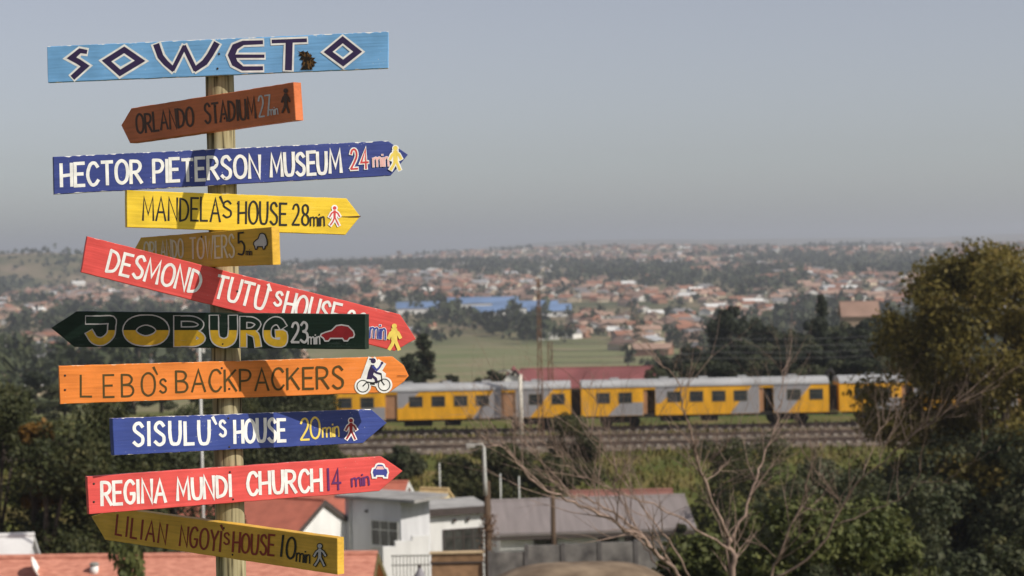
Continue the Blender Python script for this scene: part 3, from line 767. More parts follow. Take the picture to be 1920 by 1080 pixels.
# insulators and cable gear above one coach end
MB().tube([(X2 + LC + .1, 0, ZT - .1), (X2 + LC + .1, 0, ZT + .25), (X2 + LC + .35, 0, ZT + .42), (X2 + LC + .6, 0, ZT + .1)], [.16, .2, .22, .12], 8).build('roof_equipment', DARK, train)

# a passenger in the open doorway
def person(loc, rz):
    J = {'pelvis': (0,0,.95), 'chest': (0,.02,1.3), 'neck': (0,.02,1.48), 'head': (0,-.01,1.62), 'crown': (0,0,1.74),
         'sl': (-.18,.02,1.42), 'el': (-.25,.03,1.13), 'hl': (-.22,-.1,.9), 'sr': (.18,.02,1.42), 'er': (.3,-.02,1.2), 'hr': (.3,-.22,1.32),
         'kl': (-.11,-.03,.5), 'al': (-.14,.02,.08), 'tl': (-.15,-.14,.03), 'kr': (.12,-.06,.5), 'ar': (.16,.03,.08), 'tr': (.18,-.12,.03), 'hpl': (-.09,0,.9), 'hpr': (.09,0,.9)}
    E = [('pelvis','chest'),('chest','neck'),('neck','head'),('head','crown'),('chest','sl'),('sl','el'),('el','hl'),('chest','sr'),('sr','er'),('er','hr'),
         ('pelvis','hpl'),('hpl','kl'),('kl','al'),('al','tl'),('pelvis','hpr'),('hpr','kr'),('kr','ar'),('ar','tr')]
    R_ = {'pelvis': .14, 'chest': .15, 'neck': .055, 'head': .095, 'crown': .07, 'sl': .065, 'sr': .065, 'el': .045, 'er': .045, 'hl': .04, 'hr': .04, 'kl': .065, 'kr': .065,
          'al': .045, 'ar': .045, 'tl': .035, 'tr': .035, 'hpl': .1, 'hpr': .1}
    ks = list(J); me = bpy.data.meshes.new('person'); me.from_pydata([J[k] for k in ks], [(ks.index(a), ks.index(c)) for a, c in E], [])
    me.materials.append(mat('dark_clothes', (.02, .018, .02), .9, .4, 3))
    o = link('person', me); o.location = loc; o.rotation_euler = (0, 0, rz)
    sk = o.modifiers.new('skin', 'SKIN')
    for i, k in enumerate(ks): me.skin_vertices[0].data[i].radius = (R_[k], R_[k])
    me.skin_vertices[0].data[0].use_root = True
    sb = o.modifiers.new('subdivision', 'SUBSURF'); sb.levels = 2; sb.render_levels = 2
    return o
tag(person((X2 + 14.25, TRACK_Y[0] - 1.1, ZB + .12 - .28), RAD(15)), 'person in dark clothing standing in the open doorway of the yellow train', 'person')

# ------------------------------------------------------------------ railway masts and wires
CREAM = mat('mast_paint', (.62, .58, .50), .6); RUST = mat('rusty_steel', (.15, .085, .05), .8, .4, 3); WIRE = mat('wire', (.08, .08, .08), .6)
WOODP = mat('creosoted_pole', (.085, .055, .035), .9, .4, 4, stretch=(1, 1, .2)); GALV = mat('galvanised_pole', (.50, .50, .47), .5, .1, 2, metal=.2)
def pole_obj(name, px, d, ytop, rad, material, label, cat, group=None, zb=None, taper=.75):
    t = at(px, ytop, d); z0 = gz(t.x, t.y) - .2 if zb is None else zb
    e = empty(name, (t.x, t.y, z0)); tag(e, label, cat, group)
    h = t.z - z0
    MB().tube([(0, 0, 0), (0, 0, h * .5), (0, 0, h)], [rad, rad * (1 + taper) / 2, rad * taper], 10).build('pole', material, e, True)
    return e, h
e, h = pole_obj('railway_mast', 975, 143.9, 702, .17, CREAM, 'cream painted railway mast in front of the yellow train', 'mast', zb=-.45, taper=.85)
MB().tube([(0, 0, h - .3), (-.9, 1.2, h + .25), (-1.6, 2.4, h + .1)], .07, 6).build('bracket', CREAM, e)
MB().tube([(-.1, -.2, h - .1), (-.35, -.1, h + .3), (-.6, 0, h - .05)], .12, 6).build('insulator', DARK, e)
def lattice(px, d, ytop, w0, w1, label):
    t = at(px, ytop, d); z0 = -.45; e = empty('lattice_mast', (t.x, t.y, z0)); h = t.z - z0
    tag(e, label, 'mast', 'steel masts beside the railway')
    for sx in (-1, 1):
        for sy in (-1, 1):
            MB().tube([(sx*w0, sy*w0, 0), (sx*w1, sy*w1, h)], .045, 5).build('leg', RUST, e)
    n = int(h / .9)
    for k in range(n):
        za, zc = h*k/n, h*(k+1)/n; wa = w0 + (w1-w0)*k/n; wc = w0 + (w1-w0)*(k+1)/n; s_ = 1 if k % 2 else -1
        br = MB()
        for sy in (-1, 1): br.tube([(-s_*wa, sy*wa, za), (s_*wc, sy*wc, zc)], .022, 4)
        for sx in (-1, 1): br.tube([(sx*wa, -s_*wa, za), (sx*wc, s_*wc, zc)], .022, 4)
        br.build('brace', RUST, e)
    return e, h
lattice(1009, 144.0, 522, .18, .07, 'tall thin rusty lattice mast in front of the train')
lattice(1031, 150.5, 640, .20, .14, 'shorter rusty lattice mast just behind the train')
def wire(name, pts, r, label, sag=0.0, group=None, m_=None):
    P = []
    for i in range(len(pts) - 1):
        a, c = Vector(pts[i]), Vector(pts[i+1])
        for k in range(12):
            t = k / 12; q = a.lerp(c, t); q.z -= sag * 4 * t * (1 - t); P.append(q)
    P.append(Vector(pts[-1]))
    o = MB().tube(P, r, 4).build(name, m_ or WIRE); tag(o, label, 'wire', group); return o
for k, (py, d) in enumerate(((632, 150), (645, 149), (657, 147), (668, 140.6))):
    wire('overhead_wire', [at(1033, py + 12, d), at(1330, py + 3, d), at(1690, py - 4, d), at(2100, py - 10, d)], .02, ['topmost', 'second highest', 'third highest', 'lowest'][k] + ' of the four thin railway wires above the train', .15, 'overhead railway wires')

# ------------------------------------------------------------------ street poles among the houses
e, h = pole_obj('utility_pole', 913, 70, 902, .165, WOODP, 'dark wooden pole in front of the white houses, street light fixed to it', 'pole')
lz = at(909, 832, 70).z - e.location.z
MB().tube([(-.06, -.17, h - .5), (-.07, -.17, h), (-.09, -.17, lz - .1), (-.14, -.17, lz), (-.45, -.17, lz - .03)], [.075, .075, .06, .05, .045], 8).build('lamp_post', GALV, e, True)
MB().box(-.72, -.4, -.24, -.10, lz - .09, lz + .02).build('lamp_head', GALV, e)
mb = MB()
for k in range(420):     # dry creeper hanging on the pole
    z_ = h - 1.2 - abs(rng.gauss(0, .9)); a = rng.uniform(0, 6.28); r_ = .12 + abs(rng.gauss(0, .13)); s_ = rng.uniform(.03, .08)
    p = Vector((math.cos(a)*r_, math.sin(a)*r_, z_)); u = Vector((rng.uniform(-1,1), rng.uniform(-1,1), rng.uniform(-1,1))).normalized() * s_; w = u.orthogonal().normalized() * s_ * .5
    mb.add([p - u, p + w, p + u, p - w], [(0, 1, 2, 3)])
tag(mb.build('creeper_leaves', leaf_mat('dry_creeper', [(.06,.035,.02), (.13,.07,.04), (.19,.12,.07)]), e), kind='stuff')
e, h = pole_obj('utility_pole', 1036, 93, 915, .15, WOODP, 'dark wooden pole standing before the long grey roof', 'pole')
pole_obj('thin_post', 938, 108, 888, .05, GALV, 'thin pale post rising behind the grey roof beside the dark bushes', 'post', 'thin pale posts')
pole_obj('thin_post', 973, 108, 893, .05, GALV, 'thin pale post rising behind the grey roof, second from the street light', 'post', 'thin pale posts')
pole_obj('thin_post', 824, 112, 868, .05, GALV, 'thin pale post on the grass bank above the tan roof', 'post', 'thin pale posts')
e, h = pole_obj('street_light', 374, 66, 640, .055, GALV, 'slim pale street light pole seen between the sign boards', 'street light')
MB().box(-.5, .05, -.08, .08, h - .05, h + .06).build('lamp_head', GALV, e)

# ------------------------------------------------------------------ houses below the bank
WALLW = mat('white_plaster', (.76, .75, .73), .85, .12, 1.6, col2=(.83, .82, .80), stretch=(1, 1, .35)); WALLC = mat('cream_plaster', (.62, .50, .27), .85, .12, 1.5); WALLG = mat('grey_plaster', (.58, .58, .60), .85, .14, 1.4, stretch=(1, 1, .35))
SALMON = mat('salmon_tiles', (.50, .185, .125), .8, .22, 3.5, col2=(.62, .27, .19), stretch=(1, 3, 3), bump=.5, bscale=5); REDROOF = mat('red_tiles', (.42, .13, .085), .8, .15, 1.5, bump=.3, bscale=6)
GREYROOF = mat('grey_sheet_roof', (.22, .19, .185), .6, .14, 1.2, stretch=(2.5, .3, .3)); FASCIA = mat('dark_fascia', (.07, .055, .05), .8); SLAB = mat('flat_roof_slab', (.29, .28, .27), .85, .3, 1)
WFRAME = mat('window_frame_white', (.6, .6, .57), .6); WGLASS = mat('house_glass', (.055, .055, .05), .2, .6, 1.4, spec=.5); PVC = mat('white_vent', (.78, .77, .74), .5)
def window(parent, x, z, w, h, yf, frame=WFRAME, cols=2):
    """window in the wall plane y = yf (local), facing -y"""
    f = MB(); t = .06
    f.box(x - w/2 - t, x + w/2 + t, yf - .05, yf - .003, z - t, z); f.box(x - w/2 - t, x + w/2 + t, yf - .05, yf - .003, z + h, z + h + t)
    f.box(x - w/2 - t, x - w/2, yf - .05, yf - .003, z, z + h); f.box(x + w/2, x + w/2 + t, yf - .05, yf - .003, z, z + h)
    for k in range(1, cols): xx = x - w/2 + w*k/cols; f.box(xx - .025, xx + .025, yf - .045, yf - .004, z, z + h)
    f.box(x - w/2, x + w/2, yf - .044, yf - .006, z + h*.62, z + h*.62 + .05)
    o = f.build('window', frame, parent); 
    for k in range(cols):
        a = x - w/2 + w*k/cols; c = x - w/2 + w*(k+1)/cols
        MB().box(a + .03, c - .03, yf - .02, yf - .0025, z + .01, z + h - .01).build('pane', WGLASS, o)
    MB().box(x - w/2 - .12, x + w/2 + .12, yf - .12, yf - .051, z - t - .06, z - t).build('sill', frame, o)
    return o
def gable_house(name, label, loc, rz, L_, W_, hw, hr, over, wallm, roofm, cat='house', thick=.14, barge=None, ridge=True):
    """ridge along local x; origin at the middle of the base"""
    e = empty(name, loc, rz); tag(e, label, cat)
    mb = MB(); a, w = L_/2, W_/2
    mb.v = [(-a,-w,0),(a,-w,0),(a,w,0),(-a,w,0),(-a,-w,hw),(a,-w,hw),(a,w,hw),(-a,w,hw),(-a,0,hw+hr-.05),(a,0,hw+hr-.05)]
    mb.f = [(0,1,5,4),(2,3,7,6),(1,2,6,9,5),(3,0,4,8,7)]
    mb.build('wall', wallm, e)
    k = hr / w; ro = MB(); zo = hw - over * k
    for s_ in (-1, 1):
        A = [(-a-over, s_*(w+over), zo), (a+over, s_*(w+over), zo), (a+over, 0, hw+hr), (-a-over, 0, hw+hr)]
        B = [(x, y, z + thick) for x, y, z in A]
        f = [(0,1,2,3),(7,6,5,4),(0,4,5,1),(1,5,6,2),(3,7,4,0)]
        ro.add(A + B, f if s_ > 0 else [tuple(reversed(q)) for q in f])
    r = ro.build('roof', roofm, e)
    if ridge: MB().tube([(-a-over, 0, hw+hr+thick-.02), (a+over, 0, hw+hr+thick-.02)], .11, 8).build('ridge_cap', roofm, r)
    if barge:
        for s_ in (-1, 1):
            for xx in (-a-over-.03, a+over+.005):
                q = MB(); q.v = [(xx, s_*(w+over), zo-.12), (xx+.025, s_*(w+over), zo-.12), (xx+.025, 0, hw+hr-.12), (xx, 0, hw+hr-.12),
                                 (xx, s_*(w+over), zo+thick+.02), (xx+.025, s_*(w+over), zo+thick+.02), (xx+.025, 0, hw+hr+thick+.02), (xx, 0, hw+hr+thick+.02)]
                q.f = [(0,1,2,3),(7,6,5,4),(0,4,5,1),(1,5,6,2),(2,6,7,3),(3,7,4,0)]; q.build('barge_board', barge, r)
    return e
def base(px, d, zb=-4.0):
    p = at(px, 900, d); return Vector((p.x, p.y, zb))
# salmon roofed house right below the signpost
rt = at(708, 1036, 60); t_ = RAD(-3)
La = 17.0; hwA, hrA, WA = 3.2, 2.3, 9.0
zA = rt.z - (hwA + hrA + .16)
cA = Vector((rt.x, rt.y, zA)) - Vector((math.cos(t_), math.sin(t_), 0)) * (La / 2 + .5)
hA = gable_house('tiled_house', 'house with big salmon tiled roof and cream gable, white vent on it', cA, t_, La, WA, hwA, hrA, .5, WALLC, SALMON, barge=mat('olive_barge', (.13, .10, .04), .8))
def on_roof(px, py):
    """local point of the camera-side roof plane seen at a pixel"""
    M = hA.matrix_world.copy() if False else Matrix.Translation(cA) @ Matrix.Rotation(t_, 4, 'Z'); Mi = M.inverted()
    o = Mi @ CAM; r = (Mi.to_3x3() @ px_ray(px, py)); k = hrA / (WA / 2)
    # plane z = hw + hr + .14 + k*y   (y<0)
    s_ = (hwA + hrA + .14 + k * o.y - o.z) / (r.z - k * r.y); return o + r * s_
p = on_roof(177, 1072); mb = MB().tube([(p.x, p.y, p.z - .1), (p.x, p.y, p.z + .2)], .13, 12); mb.build('vent_pipe', PVC, hA, True)
MB().tube([(p.x, p.y, p.z + .2), (p.x, p.y, p.z + .24), (p.x, p.y, p.z + .29)], [.15, .16, .1], 12).build('vent_cap', mat('vent_cap', (.22, .22, .2), .7), hA)
p = on_roof(62, 1079); mb = MB(); nR = 14       # satellite dish seen almost edge-on
for i in range(5):
    r_ = .36 * i / 4
    for k in range(nR): mb.v.append((.28 * (r_ / .36) ** 2 * .4, r_ * math.cos(6.2832*k/nR), r_ * math.sin(6.2832*k/nR)))
for i in range(4):
    for k in range(nR): a_ = i*nR + k; c_ = i*nR + (k+1) % nR; mb.f.append((a_, c_, c_ + nR, a_ + nR))
dish = mb.build('satellite_dish', PVC, hA, True); dish.location = (p.x, p.y, p.z + .22); dish.rotation_euler = (0, RAD(-22), RAD(8))
MB().tube([(0.02, 0, 0), (.1, 0, -.45)], .025, 6).build('dish_mount', GALV, dish)

# red roofed house with a white gable
t_ = RAD(-32); apex = at(607, 939, 93.3); Lb, Wb, hwB, hrB = 9.0, 4.6, 2.9, 1.35
cB = Vector((apex.x, apex.y, apex.z - hwB - hrB - .1)) - Vector((math.cos(t_), math.sin(t_), 0)) * (Lb / 2 + .05)
hB = gable_house('red_roof_house', 'house with red roof and bright white gable beside the flat roofed house', cB, t_, Lb, Wb, hwB, hrB, .12, WALLW, REDROOF, barge=FASCIA)
window(hB, 2.8, .9, 1.0, 1.0, -Wb/2)
g = MB().box(Lb/2 + .003, Lb/2 + .03, -.35, -.15, 1.5, 2.4).build('slit_window', WGLASS, hB)
p = at(668, 903, 105); gable_house('red_roof_house', 'red roof just behind the tip of the coral board', (p.x, p.y, p.z - 3.6), RAD(-8), 5.2, 5.0, 2.2, 1.25, .3, WALLW, REDROOF, barge=WFRAME)

# flat roofed grey white house: roof slab overhangs its sunny side
t_ = RAD(-33); c1 = at(752, 1000, 93)
e = empty('flat_roof_house', (c1.x, c1.y, -4.2), t_); tag(e, 'grey white flat roofed house with one large window beside the white gable', 'house')
ztop = at(750, 941, 93).z + 4.2; wC = 3.4
MB().box(-wC, 0, 0, 2.4, 0, ztop).build('wall', WALLG, e)
MB().box(-wC - .5, 1.0, -.22, 2.6, ztop + .002, ztop + .16).build('roof', SLAB, e)
window(e, -.98, at(720, 1026, 93).z + 4.2, 1.55, 1.18, 0, cols=3)
MB().tube([(-3.05, -.06, .3), (-3.05, -.06, ztop - .02)], .04, 6).build('downpipe', WFRAME, e)
MB().box(-2.15, -2.0, -.06, -.003, ztop - .62, ztop - .5).build('wall_vent', FASCIA, e)

# white house with dark fascia, and the long grey roofed house
c1 = at(856, 1000, 98); e = empty('white_house', (c1.x, c1.y, -4.2), RAD(20)); tag(e, 'white house with dark fascia and wide dark window beyond the brick wall', 'house')
zt = at(856, 962, 98).z + 4.2
MB().box(-1.85, 1.75, 0, 2.4, 0, zt).build('wall', WALLW, e)
MB().box(-2.0, 1.8, -.3, -.24, zt - .06, zt + .32).build('fascia', FASCIA, e)
q = MB(); q.v = [(-2.0,-.24,zt+.3),(1.8,-.24,zt+.3),(1.8,2.6,zt+.45),(-2.0,2.6,zt+.45),(-2.0,-.24,zt+.02),(1.8,-.24,zt+.02),(1.8,2.6,zt+.02),(-2.0,2.6,zt+.02)]
q.f = [(0,1,2,3),(7,6,5,4),(0,4,5,1),(1,5,6,2),(2,6,7,3),(3,7,4,0)]; q.build('roof', mat('pale_sheet_roof', (.33, .32, .31), .7, .2, 1), e)
window(e, .35, at(865, 1032, 98).z + 4.2, 2.05, 1.05, 0, FASCIA, 4)
for xx in (-.1, .62): MB().box(xx - .08, xx + .08, -.12, -.003, zt - .42, zt - .28).build('wall_lamp', FASCIA, e)
c1 = at(1100, 1000, 103); rdg = at(1090, 937, 103).z; eav = at(1090, 1000, 100.2).z
hrE = (rdg - eav) ; WE = 6.0
hE = gable_house('grey_roof_house', 'long white house with wide grey sheet roof behind the concrete wall', (c1.x, c1.y, -5.2), RAD(5), 9.8, WE, eav + 5.2 + .25, hrE - .3, .45, WALLW, GREYROOF)
zwin = at(1010, 1036, 99.6).z + 5.2
for xx, w_ in ((-2.55, 1.1), (.75, .95), (2.55, 1.2)): window(hE, xx, zwin - .35, w_, .95, -WE/2, FASCIA, 2)
MB().box(-5.4, 5.4, -WE/2 - .52, -WE/2 - .455, eav + 5.2 - .13, eav + 5.2 + .05).build('gutter', FASCIA, hE)
for xx in (1.75,): MB().box(xx - .12, xx + .12, -WE/2 - .2, -WE/2 - .003, eav + 5.2 - .45, eav + 5.2 - .25).build('wall_lamp', FASCIA, hE)
rr = at(1165, 921, 108); gable_house('red_roof_house', 'red ridge showing over the long grey roof', (rr.x, rr.y, rr.z - 4.0), RAD(1), 5.2, 5.0, 2.7, 1.2, .3, WALLC, mat('dull_red_roof', (.22, .10, .08), .9, .2, 1))
tt = at(815, 916, 109); gable_house('tan_roof_house', 'small tan roofed shed above the white house', (tt.x, tt.y, tt.z - 3.0), RAD(-24), 1.6, 1.5, 2.3, .55, .1, WALLC, mat('tan_roof', (.50, .36, .18), .8))
ww = at(1780, 944, 88); gable_house('pale_roof_shed', 'pale grey roofed shed half hidden under the big tree', (ww.x, ww.y, ww.z - 3.2), RAD(-12), 2.6, 2.6, 2.2, .85, .2, WALLC, mat('zinc_roof', (.50, .52, .55), .5, .1, 1))
ww = at(30, 1003, 70); gable_house('pale_roof_shed', 'white roofed shed showing through the dark trees', (ww.x - .6, ww.y, ww.z - 3.1), RAD(4), 2.2, 2.0, 2.2, .75, .15, WALLG, mat('white_sheet_roof', (.62, .61, .6), .6, .1, 1))

# brick boundary wall, palisade fence, concrete panel wall
BRICK = mat('brick', (.34, .20, .11), .9, .3, 2.2, bump=.3); COPING = mat('coping', (.50, .37, .22), .85, .15, 2)
c1 = at(808, 1036, 72); c2 = at(906, 1036, 72); e = empty('brick_wall', (c1.x, c1.y, gz(c1.x, c1.y) - .2)); tag(e, 'tan brick boundary wall next to the wooden pole', 'wall', kind='thing')
Lw = c2.x - c1.x; zc = c1.z - e.location.z
MB().box(0, Lw, 0, .24, 0, zc - .42).build('wall', BRICK, e); MB().box(-.03, Lw + .03, -.05, .29, zc - .42, zc - .36).build('ledge', FASCIA, e)
MB().box(0, Lw, -.005, .245, zc - .36, zc - .06).build('upper_course', mat('brown_brick', (.27, .16, .085), .9, .3, 3), e); MB().box(-.05, Lw + .05, -.06, .30, zc - .06, zc).build('coping', COPING, e)
MB().box(Lw - .02, Lw + .12, -.1, .0, 0, zc - .38).build('post', WFRAME, e)
c1 = at(733, 1042, 74); c2 = at(806, 1044, 74); e = empty('palisade_fence', (c1.x, c1.y, gz(c1.x, c1.y))); tag(e, 'dark railing fence before the sunlit white wall', 'fence')
Lw = c2.x - c1.x; zc = c1.z - e.location.z; FE = mat('fence_steel', (.12, .11, .09), .6)
for zz in (zc, zc - .36): MB().box(0, Lw, -.025, .025, zz - .035, zz).build('rail', FE, e)
nb = 11
for k in range(nb): xx = Lw * (k + .5) / nb; MB().box(xx - .015, xx + .015, -.012, .012, 0, zc + .03).build('bar', FE, e)
# sunlit patch by the flat roofed house, built as a wall with shadow-edge steps
c1 = at(718, 1030, 82); c2 = at(802, 1012, 82); e = empty('sunlit_patch_wall', (c1.x, c1.y, -4.4), RAD(18)); tag(e, 'white wall piece shaped as a sunlit patch under a stepped shadow edge, behind the railing fence', 'wall', kind='thing')
z1 = at(722, 1026, 82).z + 4.4; z2 = at(760, 1016, 82).z + 4.4; z3 = at(790, 1008, 82).z + 4.4
MB().box(0, .55, 0, .2, 0, z1).build('wall', WALLW, e); MB().box(.552, 1.3, 0, .2, 0, z2).build('wall', WALLW, e); MB().box(1.302, 2.05, 0, .2, 0, z3).build('wall', WALLW, e)
p = at(787, 1060, 70); e = empty('pointed_cone', (p.x, p.y, gz(p.x, p.y))); tag(e, 'small grey pointed cowl sticking up by the railing fence', 'cone')
hh = p.z - e.location.z  # plain grey cone with a dark tip
MB().tube([(0, 0, 0), (0, 0, hh - .45), (0, 0, hh - .06)], [.26, .24, .05], 10).build('cone', mat('cone_grey', (.26, .25, .27), .7), e); MB().tube([(0, 0, hh - .08), (0, 0, hh + .04)], [.07, .03], 8).build('tip', FASCIA, e)
CONC = mat('weathered_concrete', (.125, .115, .115), .95, .45, 1.3, col2=(.27, .25, .235), bump=.5, bscale=8); CONCD = mat('concrete_post', (.12, .11, .108), .95, .35, 2)
c1 = at(918, 1030, 68); e = empty('concrete_wall', (c1.x, c1.y, gz(c1.x, c1.y) - .4), RAD(2)); tag(e, 'dark weathered concrete panel wall before the grey roofed house', 'wall', kind='thing')
wx = 0.0
for k in range(6):
    zc = at(918 + k * 70 + 30, 1025 - k * 2.5 if k else 1035, 68).z - e.location.z; w_ = 1.3
    for r_ in range(4):
        a0 = zc * r_ / 4; a1 = zc * (r_ + 1) / 4 - .012
        MB().box(wx + .07, wx + w_ - .07, .03 + rng.uniform(-.008, .008), .09, a0, a1).build('panel', CONC, e)
    MB().box(wx - .07, wx + .07, 0, .12, 0, zc + .03).build('post', CONCD, e); wx += w_
# brown shelter with rounded roof
p = at(1085, 1056, 46); e = empty('round_roof_shelter', (p.x, p.y, gz(p.x, p.y) - .3), RAD(3)); tag(e, 'brown shelter with rounded roof in front of the concrete wall', 'shelter')
hh = p.z - e.location.z; q = MB(); nx, ny = 28, 12; hx, hy = 2.35, 1.5
for i in range(nx + 1):
    for j in range(ny + 1):
        u = -1 + 2*i/nx; v = -1 + 2*j/ny
        z_ = hh - .62 * (abs(u) ** 3.6) - .5 * (abs(v) ** 2.4) + rng.uniform(-.006, .006)
        q.v.append((u*hx, v*hy, z_))
q.f = [(i*(ny+1)+j, (i+1)*(ny+1)+j, (i+1)*(ny+1)+j+1, i*(ny+1)+j+1) for i in range(nx) for j in range(ny)]
q.build('roof', mat('brown_felt', (.15, .10, .065), .9, .4, 1.2, col2=(.27, .20, .135), bump=.4, bscale=12), e, True)
MB().box(-2.1, 2.1, -1.25, 1.25, 0, hh - 1.05).build('wall', mat('shelter_wall', (.16, .12, .09), .9), e)
q = MB(); q.tube([(-hx - .01, -hy - .02, hh - 1.13), (0, -hy - .02, hh - .5), (hx + .01, -hy - .02, hh - 1.13)], .03, 6); q.build('edge_trim', COPING, e)

# ------------------------------------------------------------------ vegetation
def leaf_quads(rs, centers, radii, n, size, flat=.35, shell=.55):
    """n leaf faces spread through a set of ellipsoidal clumps"""
    centers = np.asarray(centers, float); radii = np.asarray(radii, float)
    w = np.prod(radii, 1) ** (2/3); w /= w.sum()
    ci = rs.choice(len(centers), n, p=w)
    d = rs.normal(size=(n, 3)); d /= np.linalg.norm(d, axis=1)[:, None]
    r = shell + (1.05 - shell) * rs.random(n) ** .7
    pos = centers[ci] + d * radii[ci] * r[:, None]
    nrm = d + rs.normal(size=(n, 3)) * .8; nrm[:, 2] += flat; nrm /= np.linalg.norm(nrm, axis=1)[:, None]
    t = np.cross(nrm, rs.normal(size=(n, 3))); t /= np.linalg.norm(t, axis=1)[:, None]; bt = np.cross(nrm, t)
    s = size * (.55 + .9 * rs.random(n))[:, None]
    return np.stack([pos - t*s, pos - bt*s*.55, pos + t*s, pos + bt*s*.55], 1)
def clumps(rs, h0, h1, rad, n, cr, topbias=1.0, lean=(0, 0)):
    """clump centres through a crown between heights h0..h1 with profile radius rad(t)"""
    Cn, Rn = [], []
    for k in range(n):
        t = rs.random() ** topbias; r_ = rad(t) * math.sqrt(rs.random()); a = rs.random() * 6.2832
        Cn.append((r_*math.cos(a) + lean[0]*t, r_*math.sin(a) + lean[1]*t, h0 + (h1-h0)*t)); q = cr * (.6 + .8*rs.random())
        Rn.append((q, q, q*.75))
    return Cn, Rn
BARK = mat('bark', (.085, .065, .05), .95, .4, 6, stretch=(1, 1, .3), bump=.5)
def make_tree(name, seed, h, trunk_r, Cn, Rn, n, size, lm, limbs=7, shell=.55):
    rs = np.random.RandomState(seed); e = empty(name)
    mb = MB(); r2 = random.Random(seed)
    zt = min(c[2] for c in Cn); bend = Vector((r2.uniform(-.3, .3), r2.uniform(-.3, .3), 0))
    mb.tube([(0,0,-.6), (bend.x*.3, bend.y*.3, h*.25), (bend.x, bend.y, h*.5), (bend.x*.6, bend.y*.6, h*.8)], [trunk_r*1.25, trunk_r, trunk_r*.7, trunk_r*.2], 8)
    for k in range(min(limbs, len(Cn))):
        c = Vector(Cn[k * len(Cn) // limbs]); s_ = Vector((bend.x*.7, bend.y*.7, max(.15*h, min(c.z*.6, h*.55))))
        mb.tube([s_, s_.lerp(c, .5) + Vector((0, 0, .08*h)), c], [trunk_r*.45, trunk_r*.3, trunk_r*.08], 6)
    mb.build('trunk', BARK, e, True)
    me = np_quads('crown', leaf_quads(rs, Cn, Rn, n, size, shell=shell), lm); link('crown', me, e)
    return e
def place(e, px, d, label, cat='tree', group=None, zoff=0, s=1.0, rz=0.0, kind=None):
    p = at(px, 700, d); e.location = (p.x, p.y, gz(p.x, p.y) + zoff); e.scale = (s, s, s); e.rotation_euler = (0, 0, rz)
    return tag(e, label, cat, group, kind)
DARKGREEN = leaf_mat('dark_leaves', [(.020,.026,.010), (.038,.045,.016), (.065,.068,.024), (.115,.10,.038)])
OLIVEL = leaf_mat('olive_autumn_leaves', [(.06,.054,.016), (.12,.10,.025), (.19,.148,.036), (.27,.185,.05)], .42)
BRIGHT = leaf_mat('bright_leaves', [(.030,.040,.011), (.062,.074,.02), (.11,.118,.036), (.18,.175,.065)])
GREYG = leaf_mat('grey_green_leaves', [(.030,.038,.018), (.05,.06,.028), (.085,.09,.045), (.12,.11,.06)])
CONIF = leaf_mat('conifer_leaves', [(.016,.022,.013), (.03,.038,.02), (.05,.056,.03)])
RUSTY = leaf_mat('rusty_leaves', [(.06,.035,.01), (.14,.075,.015), (.25,.13,.03)])
def dome(R, p=.5): return lambda t: R * max(.12, math.sin(math.pi * (.12 + .85*t)) ** p)
def round_tree(name, seed, h, R, nclump, n, size, lm, h0=.2, cr=None, tr=.2, shell=.5):
    rs = np.random.RandomState(seed); Cn, Rn = clumps(rs, h*h0, h*.95, dome(R*.82), nclump, cr or R*.32)
    return make_tree(name, seed, h, tr, Cn, Rn, n, size, lm, shell=shell)
# big olive tree at the edge, in front of the train
pz = at(1885, 700, 84); rs = np.random.RandomState(11)
Cn, Rn = clumps(rs, 2.6, 16.7, lambda t: 6.6 * max(.25, math.sin(math.pi*(.24 + .6*t)) ** .7), 230, .95)
tb = make_tree('olive_tree', 11, 17, .32, Cn, Rn, 85000, .115, OLIVEL, 12, .1); tb.location = (pz.x, pz.y, gz(pz.x, pz.y) - .3)
tag(tb, 'tall olive brown tree towering over the end of the train', 'tree'); tb.scale = (1, 1, 1.03)
zt = tb.location.z
rs = np.random.RandomState(12); Cn, Rn = clumps(rs, 2.2, 9.2, dome(4.0), 44, 1.1)
t2 = make_tree('dark_tree', 12, 7.5, .22, Cn, Rn, 24000, .11, GREYG, 8, .2); place(t2, 1800, 80, 'dark leafy tree under the tall olive tree')
t2 = round_tree('dark_tree', 14, 10.2, 3.8, 40, 20000, .12, GREYG, .12); place(t2, 1925, 78, 'dark tree at the frame edge below the tall olive tree')
# dark trees along the salmon roof
for k, (px, d, yt_, R_, lb) in enumerate(((-10, 76, 735, 3.1, 'dark tree at the very edge of the dark row over the salmon roof'), (95, 73, 756, 2.6, 'dark tree behind the salmon roof, below the tip of the green board'),
        (205, 75, 746, 2.7, 'dark tree over the salmon roof, behind the end of the coral board'), (318, 77, 750, 2.6, 'dark tree behind the salmon roof, just before the post'),
        (425, 109, 735, 3.4, 'dark tree directly behind the post'), (525, 111, 704, 3.4, 'dark green tree behind the small royal blue board'), (592, 113, 742, 2.4, 'dark green tree by the end of the train near the orange board'))):
    q_ = at(px, yt_, d); h_ = q_.z - gz(q_.x, q_.y)
    tt = round_tree('dark_tree', 30 + k, h_, R_, 50, 30000, .088, DARKGREEN if k not in (3, 5) else GREYG, .06, cr=R_*.34); place(tt, px, d, lb, group='dark trees behind the salmon roof', zoff=.2)
for k, (px, d, yt_) in enumerate(((-130, 78, 720), (-260, 84, 735))):
    q_ = at(px, yt_, d); tt = round_tree('dark_tree', 48 + k, q_.z - gz(q_.x, q_.y), 2.9, 40, 14000, .11, DARKGREEN, .06, cr=.95)
    place(tt, px, d, ['dark tree just outside the row over the salmon roof', 'dark tree farthest out along the salmon roof'][k], group='dark trees behind the salmon roof', zoff=.2)
